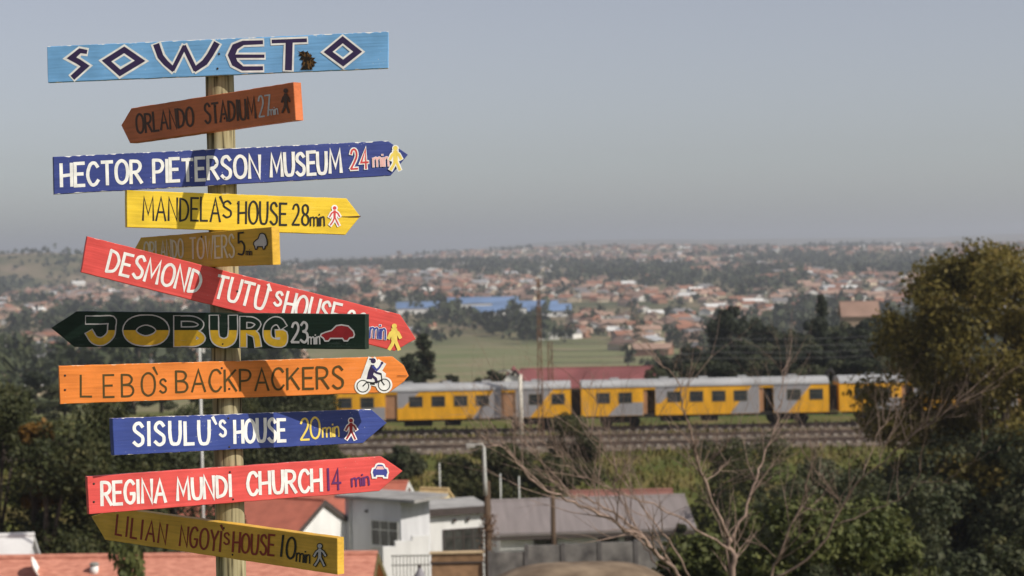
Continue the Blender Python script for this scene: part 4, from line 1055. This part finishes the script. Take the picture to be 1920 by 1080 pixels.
tt = round_tree('rusty_tree', 45, 11.2, 1.3, 22, 3400, .12, RUSTY, .5); place(tt, 62, 74, 'rusty orange leaved tree among the dark trees')
tt = round_tree('creeper_shrub', 46, 2.9, 1.0, 16, 2600, .075, BRIGHT, .25, tr=.05); p = at(240, 1050, 54); tt.location = (p.x, p.y, at(240, 990, 54).z - 2.9); tag(tt, 'thin leafy sapling in front of the salmon roof', 'tree')
tt.location.z = gz(p.x, p.y); tt.scale = (1, 1, (at(240, 992, 54).z - gz(p.x, p.y)) / 2.9)
# bushes on the bank
for k, (px, d, h_, R_, lm, lb) in enumerate(((892, 113, 4.2, 2.3, DARKGREEN, 'dark bush on the bank behind the street light'), (850, 114, 3.3, 1.6, DARKGREEN, 'dark bush on the bank above the white house'), (946, 113, 4.0, 2.0, DARKGREEN, 'dark bush on the bank above the grey roof'),
        (1072, 117, 4.6, 2.0, DARKGREEN, 'tall dark bush on the bank behind the bare twigs'), (1015, 114, 3.6, 1.7, DARKGREEN, 'dark bush between two others on the bank, above the wooden pole'), (1345, 104, 7.4, 3.0, DARKGREEN, 'dark tree beside the end of the grey roof'), (1430, 101, 7.6, 2.8, DARKGREEN, 'dark tree behind the pale bare trunk'),
        (1275, 100, 3.3, .95, DARKGREEN, 'small dark bush at the end of the grey roof'), (1545, 108, 4.3, 2.4, GREYG, 'grey green shrub on the bank under the last coach'), (755, 122, 2.0, 1.4, GREYG, 'low shrub on the bank by the tip of the coral board'))):
    tt = round_tree('bank_bush', 60 + k, h_, R_, 26, 8000, .10, lm, .05, tr=.08); place(tt, px, d, lb, 'bush', 'bushes on the railway bank', zoff=0.0)
# bright leafy shrubs in the lower corner
for k, (px, d, ytop, R_, lm, lb) in enumerate(((1330, 47, 985, 1.5, BRIGHT, 'bright leafy shrub beside the rounded brown roof'), (1470, 45, 915, 2.2, BRIGHT, 'large bright green shrub behind the bare branches'), (1610, 46, 905, 2.0, BRIGHT, 'bright green shrub below the end of the train'),
        (1710, 50, 985, 1.7, BRIGHT, 'bright shrub below the pale roofed shed'), (1850, 48, 1000, 2.0, GREYG, 'grey green shrub in the corner under the big tree'), (1560, 62, 850, 2.2, GREYG, 'olive shrub behind the bright green shrubs'), (1680, 66, 860, 2.3, GREYG, 'olive shrub next to the pale roofed shed'), (1950, 50, 960, 1.6, DARKGREEN, 'dark shrub at the corner of the view'))):
    p = at(px, ytop, d); z0 = gz(p.x, p.y); h_ = p.z - z0
    rs = np.random.RandomState(90 + k); Cn, Rn = clumps(rs, max(.3, h_ - 2.4*R_), h_ - .25*R_, dome(R_, .5), 26, R_*.3)
    tt = make_tree('leafy_shrub', 90 + k, h_, .09, Cn, Rn, 9000, .085, lm, 8, .35); tt.location = (p.x, p.y, z0); tag(tt, lb, 'shrub', 'leafy shrubs')

# the bare tree: main limbs laid out, twigs grown
TWIG = mat('pale_bark', (.27, .19, .15), .85, .35, 8, stretch=(1, 1, .4)); TWIGD = mat('dark_bark', (.10, .065, .05), .9, .3, 8)
bare_r = random.Random(5)
def limb(P, d0, d1):
    n = len(P); return [at(x, y, d0 + (d1 - d0) * i / (n - 1)) for i, (x, y) in enumerate(P)]
def grow(mb, p, d, L_, r, depth):
    pts = [p]; rad = [r]; n = 4; q = p.copy(); dd = d.normalized()
    for i in range(n):
        dd = (dd + Vector((bare_r.gauss(0, .13), bare_r.gauss(0, .13), bare_r.gauss(.03, .1)))).normalized()
        q = q + dd * (L_ / n); pts.append(q.copy()); rad.append(r * (1 - .75 * (i + 1) / n))
        if depth > 0 and bare_r.random() < .62:
            sd = (dd + Vector((bare_r.uniform(-1, 1), bare_r.uniform(-1, 1), bare_r.uniform(-.5, .9))) * .8).normalized()
            grow(mb, q, sd, L_ * bare_r.uniform(.35, .65), rad[-1] * .8, depth - 1)
    mb.tube(pts, rad, 5, False)
def bare_tree(label, limbs, base_px, base_d, mat_):
    b0 = at(base_px[0], base_px[1], base_d); zg = gz(b0.x, b0.y); e = empty('bare_tree', (b0.x, b0.y, zg)); tag(e, label, 'tree', 'bare trees')
    off = Vector(e.location); 
    for (P, d0, d1, r0_, r1_, tw) in limbs:
        L_ = limb(P, d0, d1); L_ = smooth_line(L_, False, 4); n = len(L_); mb = MB(); L_ = [q + Vector((bare_r.gauss(0, .018), bare_r.gauss(0, .018), bare_r.gauss(0, .018))) for q in L_]
        rad = [.40 * (r0_ + (r1_ - r0_) * (i / (n-1)) ** .7) for i in range(n)]
        mb.tube([q - off for q in L_], rad, 7)
        for k in range(int(tw * 1.8)):
            i = bare_r.randrange(n // 5, n - 1); dr = (L_[i+1] - L_[i]).normalized()
            sd = dr + Vector((bare_r.uniform(-1, 1), bare_r.uniform(-1, 1), bare_r.uniform(-.3, 1.0))) * .75
            grow(mb, L_[i] - off, sd, bare_r.uniform(.5, 1.6), max(.005, rad[i] * .45), 3 if k % 3 == 0 else 2)
        mb.build('branch', mat_ if r0_ != .0301 else TWIGD, e, True)
    return e
D0 = 30
bare_tree('pale bare tree forking in front of the train', [
    ([(1380,1300),(1376,1180),(1374.5,1080),(1370.5,1031),(1366,1010)], D0, D0, .13, .095, 2),
    ([(1366,1012),(1342,957.7),(1319.6,892.5),(1303,843.7),(1291,794.8),(1281,762),(1272.7,717),(1246,684.8),(1213.6,648)], D0, D0 - 1.5, .075, .012, 13),
    ([(1368,1016),(1395,966),(1417,900.7),(1429.5,868),(1446,815),(1464,758),(1470,701),(1480,672)], D0, D0 + 1, .07, .010, 9),
    ([(1319,892),(1335,862),(1360,836),(1385,790)], D0 - .6, D0 - 1.4, .03, .008, 5), ([(1325,905),(1350,880),(1373,856)], D0, D0 + .8, .026, .008, 3), ([(1338,930),(1356,912),(1373,898)], D0, D0 - .5, .02, .008, 2),
    ([(1366,1030),(1307,994),(1266.6,966),(1185,931),(1128,909),(1079,884),(1046.6,852),(1010,820),(981,795)], D0, D0 - 3, .05, .008, 14)], (1380, 1300), D0, TWIG)
bare_tree('bare tree leaning low across the grey roof', [
    ([(1330,1260),(1300,1130),(1270.7,1080),(1226,1031),(1185,998),(1128,966),(1075,941),(1038.5,923),(1002,905),(973,872),(953,848),(916,827),(896,812)], 27, 24, .10, .008, 18),
    ([(1240,1045),(1180,985),(1128,950),(1096,933),(1051,921),(1026,884.4),(1002,847.7),(977,823)], 27, 25.5, .055, .008, 12),
    ([(1260,1080),(1226,1047),(1193,1006.6),(1177,957.7),(1154.6,917),(1152.5,852),(1148.5,819),(1128,778.5),(1099.6,717)], 27, 28, .0301, .007, 8),
    ([(1154,905),(1185,868),(1218,840)], 27.5, 28, .0301, .008, 2), ([(1290,1085),(1255,1010),(1210,960),(1160,890),(1120,830),(1085,780)], 27, 26, .04, .007, 12)], (1330, 1260), 27, TWIG)
bare_tree('slender bare tree rising from the bright shrubs', [
    ([(1440,1260),(1449,1080),(1465,1031),(1502,949.7),(1514,901),(1526,852),(1532.4,803)], 33, 32, .085, .012, 9),
    ([(1502,949),(1540,960),(1579,950),(1545,905),(1510,855),(1473,815)], 33, 31, .03, .007, 8),
    ([(1449,1085),(1534.5,1031),(1595.6,921),(1644.5,876),(1701.6,823),(1750.5,792.8),(1791,758),(1852,740)], 33, 31, .06, .010, 9),
    ([(1592,925),(1596,840),(1620,786.7)], 32.3, 31, .022, .008, 3), ([(1644,876),(1662,830),(1699.5,768)], 32, 32, .02, .008, 3), ([(1615,895),(1645,815),(1673,784)], 32, 33, .022, .008, 3),
    ([(1560,990),(1660,945),(1701.6,925),(1724,884.5),(1728,850),(1745,825)], 33, 32, .028, .008, 3), ([(1715,905),(1755,903),(1795,901)], 32.4, 32, .014, .006, 0), ([(1745,925),(1793,886),(1830,862),(1877,839)], 33, 32, .02, .008, 1)], (1440, 1260), 33, TWIG)

# dry grass on the bank and along the tracks
rs = np.random.RandomState(3); n = 26000
gx = rs.uniform(-42, 42, n); gyv = np.where(rs.random(n) < .8, rs.uniform(106, 132.6, n), rs.uniform(143.4, 145, n) + np.where(rs.random(n) < .5, 0, 6)); gzv = ground_z(gx, gyv)
keep = (np.sin(gx / 3.1 + gyv / 2.2) + np.sin(gx / 7.3 - gyv / 4.1) + rs.normal(size=n) * .8) > -.5; gx, gyv, gzv = gx[keep], gyv[keep], gzv[keep]; n = len(gx)
a = rs.uniform(0, 6.28, n); w = .05 + .07*rs.random(n); h = .15 + .4*rs.random(n)**2; P0 = np.stack([gx, gyv, gzv - .03], 1); T = np.stack([np.cos(a), np.sin(a), 0*a], 1); tip = np.stack([rs.normal(size=n)*.12, rs.normal(size=n)*.12, h], 1)
q = np.stack([P0 - T*w[:, None], P0 + T*w[:, None], P0 + tip + T*w[:, None]*.5, P0 + tip - T*w[:, None]*.5], 1)
tag(link('grass', np_quads('grass', q, leaf_mat('dry_grass', [(.055,.068,.013), (.095,.10,.021), (.145,.122,.034), (.21,.155,.062)], .2))), 'dry grass tufts on the railway bank', 'grass', kind='stuff')

# ------------------------------------------------------------------ middle distance
MAR = mat('maroon_sheet_roof', (.21, .07, .07), .8, .25, .3); ORANGE = mat('terracotta_roof', (.40, .15, .075), .85, .25, .25); TANW = mat('tan_wall', (.45, .35, .25), .9, .15, .2)
p = at(1100, 690, 215); gable_house('long_shed', 'long maroon roofed shed behind the train', (p.x, p.y, p.z - 5.2), RAD(1), 14.2, 8, 3.4, 1.7, .4, TANW, MAR)
p = at(962, 690, 205); gable_house('small_house', 'small red gabled house behind the cream mast', (p.x, p.y, p.z - 4.6), RAD(88), 4, 3.2, 3.0, 1.5, .3, WALLW, MAR)
p = at(1610, 566, 420); gable_house('pink_roof_house', 'house with broad pinkish roof above the tree belt', (p.x, p.y, p.z - 9.0), RAD(-4), 7.5, 8, 6.2, 2.8, .5, mat('wall_dull', (.30, .22, .16), .9), mat('pink_roof', (.26, .165, .125), .85, .2, .3))
MBELT = [(1368, 560, 235, 2.4, 'R'), (1425, 585, 260, 2.6, 'R'), (1300, 640, 215, 2.0, 'R'), (1340, 640, 205, 2.2, 'R'), (1395, 640, 205, 2.4, 'R'), (1450, 620, 210, 2.4, 'G'), (1490, 590, 230, 2.4, 'G'), (1512, 615, 200, 2.0, 'G'),
         (1540, 548, 215, 1.35, 'C'), (1560, 610, 205, 2.2, 'R'), (1578, 600, 230, 2.2, 'G'), (1600, 640, 200, 2.2, 'R'), (1630, 585, 225, 2.4, 'G'), (1655, 620, 200, 2.4, 'R'), (1690, 560, 240, 3, 'G'), (1730, 590, 230, 3, 'R'), (1250, 664, 230, 1.6, 'R'), (1465, 660, 190, 2, 'R'), (1520, 668, 185, 2, 'G'),
         (792, 622, 190, 1.7, 'C'), (770, 655, 185, 1.5, 'R'), (930, 688, 190, 1.3, 'R'), (845, 696, 190, 1.2, 'R'), (640, 668, 180, 2.0, 'R'), (560, 660, 190, 2.4, 'G'), (480, 655, 200, 2.4, 'R'), (300, 660, 220, 2.4, 'G'), (200, 672, 210, 2.2, 'G'), (120, 700, 190, 2.0, 'G'), (30, 705, 185, 2.2, 'G'), (1345, 590, 240, 2.2, 'R'), (1320, 655, 190, 2.6, 'G'), (1375, 655, 188, 2.6, 'R'), (1415, 648, 192, 2.4, 'G'), (1480, 640, 196, 2.6, 'R'), (1535, 640, 192, 2.4, 'R'), (1585, 650, 190, 2.6, 'G'), (1625, 645, 188, 2.6, 'R'), (1660, 650, 186, 2.6, 'G'), (1405, 610, 225, 2.6, 'G'), (1455, 600, 240, 2.4, 'R'), (1525, 590, 240, 2.4, 'R'), (1605, 605, 215, 2.4, 'R'), (1285, 668, 195, 1.6, 'R'), (400, 668, 210, 2.4, 'R'), (70, 690, 230, 2.4, 'R'), (250, 690, 200, 2.0, 'R'), (1750, 560, 230, 3, 'G'), (1230, 672, 210, 1.4, 'G'), (905, 692, 185, 1.2, 'G'), (1582, 574, 300, 3.2, 'G'), (1648, 580, 310, 3.4, 'R'), (1614, 588, 290, 3.0, 'R')]
protos = {}
for k_, lm in (('R', CONIF), ('G', GREYG)):
    protos[k_] = round_tree('belt_tree', 200 + ord(k_), 8, 2.3, 22, 4200, .17, lm, .06, tr=.16)
rs = np.random.RandomState(77); Cn, Rn = clumps(rs, .6, 9.2, lambda t: 1.25 * (1.05 - t), 40, .55); protos['C'] = make_tree('cypress_tree', 77, 9.4, .14, Cn, Rn, 4200, .15, CONIF, 4)
ORD = 'first second third fourth fifth sixth seventh eighth ninth tenth eleventh twelfth thirteenth fourteenth fifteenth sixteenth seventeenth eighteenth nineteenth twentieth twenty-first twenty-second twenty-third twenty-fourth twenty-fifth twenty-sixth twenty-seventh twenty-eighth twenty-ninth thirtieth thirty-first thirty-second'.split()
used = set(); BL = {'R': 'dark tree beyond the train', 'G': 'grey green tree beyond the train', 'C': 'pointed conifer beyond the train'}
for k, (px, yt, d, R_, kd) in enumerate(MBELT):
    e = protos[kd] if kd not in used else copy_tree(protos[kd]); used.add(kd)
    p = at(px, yt, d); z0 = gz(p.x, p.y); h_ = max(2.0, p.z - z0); hb = 9.6 if kd == 'C' else 8.3
    rb = 1.5 if kd == 'C' else 2.5
    e.location = (p.x, p.y, z0); e.scale = (1.25*R_/rb, 1.25*R_/rb, h_/hb); e.rotation_euler = (0, 0, k * 1.3)
    rank = sorted(q_[0] for q_ in MBELT if q_[4] == kd).index(px); lb = f'{ORD[rank]} {BL[kd]}, counted from the signpost side'
    if k == 0: lb = 'round topped dark tree standing highest in the belt'
    if kd == 'C': lb = 'pointed cypress rising from the tree belt' if px > 1000 else 'dark conifer beside the tip of the red board'
    tag(e, lb, 'tree', 'trees beyond the train')

# ------------------------------------------------------------------ the township on the far slope
BLUE = mat('blue_sheet_roof', (.14, .22, .38), .6, .25, .05)
for k, (px, py, d, wpx, dep, lb) in enumerate(((800, 583, 1380, 110, 40, 'blue roofed factory hall nearest the red board'), (905, 574, 1450, 130, 40, 'blue roofed factory hall in the middle of the row, farther back'), (985, 582, 1350, 120, 34, 'wide blue roofed factory hall by the lattice mast'), (1030, 590, 1280, 80, 26, 'low blue roofed factory hall on the mast side'), (915, 592, 1270, 60, 24, 'small blue roofed hall in front of the others'))):
    p = at(px, py, d); L_ = wpx / FPX * d; z0 = gz(p.x, p.y); hh = max(8, p.z - z0)
    gable_house('factory_hall', lb, (p.x, p.y, z0 - 1), RAD(2 - k), L_, dep, hh - 3, 4.0, .6, WALLW, BLUE, 'factory', ridge=False)
HR = [mat('roof_terracotta', (.29, .135, .085), .9, .2, .1), mat('roof_brown', (.19, .12, .09), .9, .2, .1), mat('roof_grey', (.20, .19, .19), .8, .2, .1), mat('roof_zinc', (.38, .38, .39), .6, .15, .1), mat('roof_pink', (.34, .22, .165), .9, .2, .1), mat('roof_white', (.66, .65, .63), .7, .1, .1)]
HWM = [mat('wall_cream', (.52, .43, .31), .9, .15, .1), mat('wall_white', (.66, .64, .60), .9, .1, .1), mat('wall_pink', (.48, .33, .25), .9, .15, .1), mat('wall_brick', (.30, .16, .10), .9, .2, .1)]
HN = ['terracotta', 'brown', 'grey', 'zinc', 'pinkish', 'white']
def band(x, y):
    return math.sin(y / (60 + y * .035) + 1.3 * math.sin(x / (y * .09)) ) + .9 * math.sin(x / (y * .028) + y / 240) + .5 * math.sin(x / (y * .013) - y / 90) + .15
def hill(x, y): return math.exp(-((x + 690) / 210) ** 2 - ((y - 2700) / 260) ** 2)
hs = random.Random(21); houses = []
y = 470.0
while y < 4350:
    half = y * .38 + 30; x = -half + hs.uniform(0, 10)
    while x < half:
        px, py, _ = proj((x, y, gz(x, y) + 2))
        ok = hs.random() < (.85 if y < 2500 else .72)
        if y < 960 and px > 560 and not (px > 1175 and y > 760): ok = False
        if y < 960: ok = ok and hs.random() < .6
        if 820 < px < 1330 and 564 < py < 586 and px > 1060: ok = ok and hs.random() < .12
        if 730 < px < 1085 and 566 < py < 612: ok = False
        if px < 420 and py < 512: ok = ok and hs.random() < .04
        dn = band(x, y)
        if y < 1380 and 1030 < px < 1330: dn = 1
        if dn < 0: ok = ok and hs.random() < .10
        if hill(x, y) > .15: ok = False
        if ok: houses.append((x + hs.uniform(-3, 3), y + hs.uniform(-14, 14), hs.uniform(.8, 1.5), hs.choice([0, 1.57]) + hs.gauss(0, .35), hs.choices(range(6), (4.5, 3, 2, .9, 3.6, .6))[0], hs.randrange(4)))
        x += hs.uniform(13, 24)
    y += 19 + y * .009
def house_parts(mb_w, mb_r, x, y, z, s, rz, h=1.0):
    c, sn = math.cos(rz), math.sin(rz); a, w, hw, hr = 5.2*s, 3.9*s, 2.9*h, 1.9*s
    def T(P): return [(x + px_*c - py_*sn, y + px_*sn + py_*c, z + pz_) for px_, py_, pz_ in P]
    mb_w.add(T([(-a,-w,-2),(a,-w,-2),(a,w,-2),(-a,w,-2),(-a,-w,hw),(a,-w,hw),(a,w,hw),(-a,w,hw),(-a,0,hw+hr-.1),(a,0,hw+hr-.1)]), [(0,1,5,4),(2,3,7,6),(1,2,6,9,5),(3,0,4,8,7)])
    o_ = .4; k_ = hr / w
    mb_r.add(T([(-a-o_,-w-o_,hw-o_*k_),(a+o_,-w-o_,hw-o_*k_),(a+o_,0,hw+hr),(-a-o_,0,hw+hr),(-a-o_,w+o_,hw-o_*k_),(a+o_,w+o_,hw-o_*k_)]), [(0,1,2,3),(3,2,5,4)])
def apparent(hh):
    px, py, d = proj((hh[0], hh[1], gz(hh[0], hh[1]) + 3)); vis = -20 < px < 1940 and not (700 > px > 100 and 440 < py < 670 and False)
    return (0 if vis else 1, d)
houses.sort(key=apparent)
wm, rm = MB(), MB(); house_parts(wm, rm, 0, 0, 0, 1, 0); wmesh = [wm.mesh('wall', q_) for q_ in HWM]; rmesh = [rm.mesh('roof', q_) for q_ in HR]
wn_ = MB()
for hx_, w_ in ((-3.2, 1.3), (0.2, 1.0), (3.0, 1.5)): wn_.box(hx_ - w_/2, hx_ + w_/2, -3.95, -3.9, .3 if w_ == 1.0 else 1.0, 2.2)
for k, (x, y, s, rz, ri, wi) in enumerate(houses[:300]):
    e = empty('township_house', (x, y, gz(x, y)), rz); e.scale = (s, s, 1)
    tag(e, f'small distant house with {HN[ri]} roof on the township slope', 'house', f'distant houses with {HN[ri]} roofs')
    link('wall', wmesh[wi], e); link('roof', rmesh[ri], e)
far_h = link('far_township', None); bpy.data.objects.remove(far_h)
fw = {}; fr = {}
for (x, y, s, rz, ri, wi) in houses[300:]:
    house_parts(fw.setdefault(wi, MB()), fr.setdefault(ri, MB()), x, y, gz(x, y), s, rz)
allmb = MB(); mi = []; mats_ = []
for dct, ml in ((fw, HWM), (fr, HR)):
    for k_, mb in dct.items():
        allmb.add(mb.v, mb.f); mi += [len(mats_)] * len(mb.f); mats_.append(ml[k_])
me = bpy.data.meshes.new('far_township')
me.from_pydata(allmb.v, [], allmb.f)
for q_ in mats_: me.materials.append(q_)
me.polygons.foreach_set('material_index', mi); me.update()
tag(link('far_township', me), 'thousands of tiny far houses spread over the hazy slope', 'township', kind='stuff')
# trees among the houses
ts = random.Random(33); ft = []
y = 400.0
while y < 4500:
    half = y * .38 + 30
    nrow = int(half * 2 / (11 + y * .0015))
    for k in range(nrow):
        x = ts.uniform(-half, half); yy = y + ts.uniform(-14, 14); px, py, _ = proj((x, yy, gz(x, yy)))
        if 820 < px < 1330 and 566 < py < 586 and px > 1060 and ts.random() < .7: continue
        if 730 < px < 1085 and 566 < py < 608 and ts.random() < .5: continue
        if yy < 930 and 560 < px < 1170: continue
        dn = band(x, yy)
        if yy < 1380 and 1030 < px < 1330: dn = 1
        if dn > 0 and hill(x, yy) < .1 and ts.random() < .6: continue
        ft.append((x, yy, ts.uniform(.6, 1.5) if dn > 0 else ts.uniform(.9, 2.3)))
    y += 16 + y * .007
ft.sort(key=lambda q_: (0 if -20 < proj((q_[0], q_[1], 0))[0] < 1940 else 1, proj((q_[0], q_[1], 0))[2]))
FT = leaf_mat('far_leaves', [(.022,.030,.014), (.042,.052,.022), (.07,.075,.035)], .1)
def far_tree_mesh(seed):
    rs = np.random.RandomState(seed); Cn, Rn = clumps(rs, 1.2, 6.2, dome(2.4), 9, 1.3); return np_quads('crown', leaf_quads(rs, Cn, Rn, 130, .75), FT)
fmeshes = [far_tree_mesh(500 + k) for k in range(5)]; trunk_me = MB().tube([(0,0,-1), (0,0,4)], [.25, .12], 5).mesh('trunk', BARK)
for k, (x, y, s) in enumerate(ft[:300]):
    e = empty('township_tree', (x, y, gz(x, y)), k * 1.7); e.scale = (s, s, s * (.8 + .5 * ((k * 37) % 10) / 10))
    tag(e, 'small distant bushy tree among the township houses', 'tree', 'distant trees among the houses')
    link('trunk', trunk_me, e); link('crown', fmeshes[k % 5], e)
rs = np.random.RandomState(9); Qs = []
for (x, y, s) in ft[300:]:
    Cn = rs.normal(size=(4, 3)) * np.array([1.5, 1.5, .9]) * s + np.array([x, y, gz(x, y) + 3.2*s]); Qs.append(leaf_quads(rs, Cn, np.full((4, 3), 1.6*s), 22, 1.3*s))
tag(link('far_woodland', np_quads('far_woodland', np.concatenate(Qs), FT)), 'far dark trees scattered over the hazy township slope', 'trees', kind='stuff')
# a few slim pylons on the skyline
for k, (px, py, d) in enumerate(((748, 474, 3300), (1022, 470, 3600), (711, 496, 2900))):
    t = at(px, py, d); e = empty('far_pylon', (t.x, t.y, gz(t.x, t.y))); tag(e, ['hazy light mast on the skyline near the ochre board', 'hazy light mast on the skyline above the lattice mast', 'dark slim tower before the skyline'][k], 'mast')
    h_ = t.z - e.location.z; MB().tube([(0,0,0), (0,0,h_)], [1.4, 1.0], 6).build('mast', RUST, e); MB().box(-4, 4, -1, 1, h_ - 1, h_ + 3).build('head', RUST, e)

# ------------------------------------------------------------------ haze over the valley
hz = MB().box(-7400, 7400, -150, 12400, -75, 125).mesh('haze')
hm = bpy.data.materials.new('haze'); hm.use_nodes = True; nt = hm.node_tree; nt.nodes.remove(nt.nodes['Principled BSDF'])
pv = nt.nodes.new('ShaderNodeVolumePrincipled'); pv.inputs['Color'].default_value = (.83, .87, .95, 1); pv.inputs['Density'].default_value = 1.9e-4; pv.inputs['Anisotropy'].default_value = .25
nt.links.new(pv.outputs[0], nt.nodes['Material Output'].inputs['Volume']); hz.materials.append(hm)
tag(link('haze', hz), 'thin dusty haze hanging over the valley', 'haze', kind='stuff')
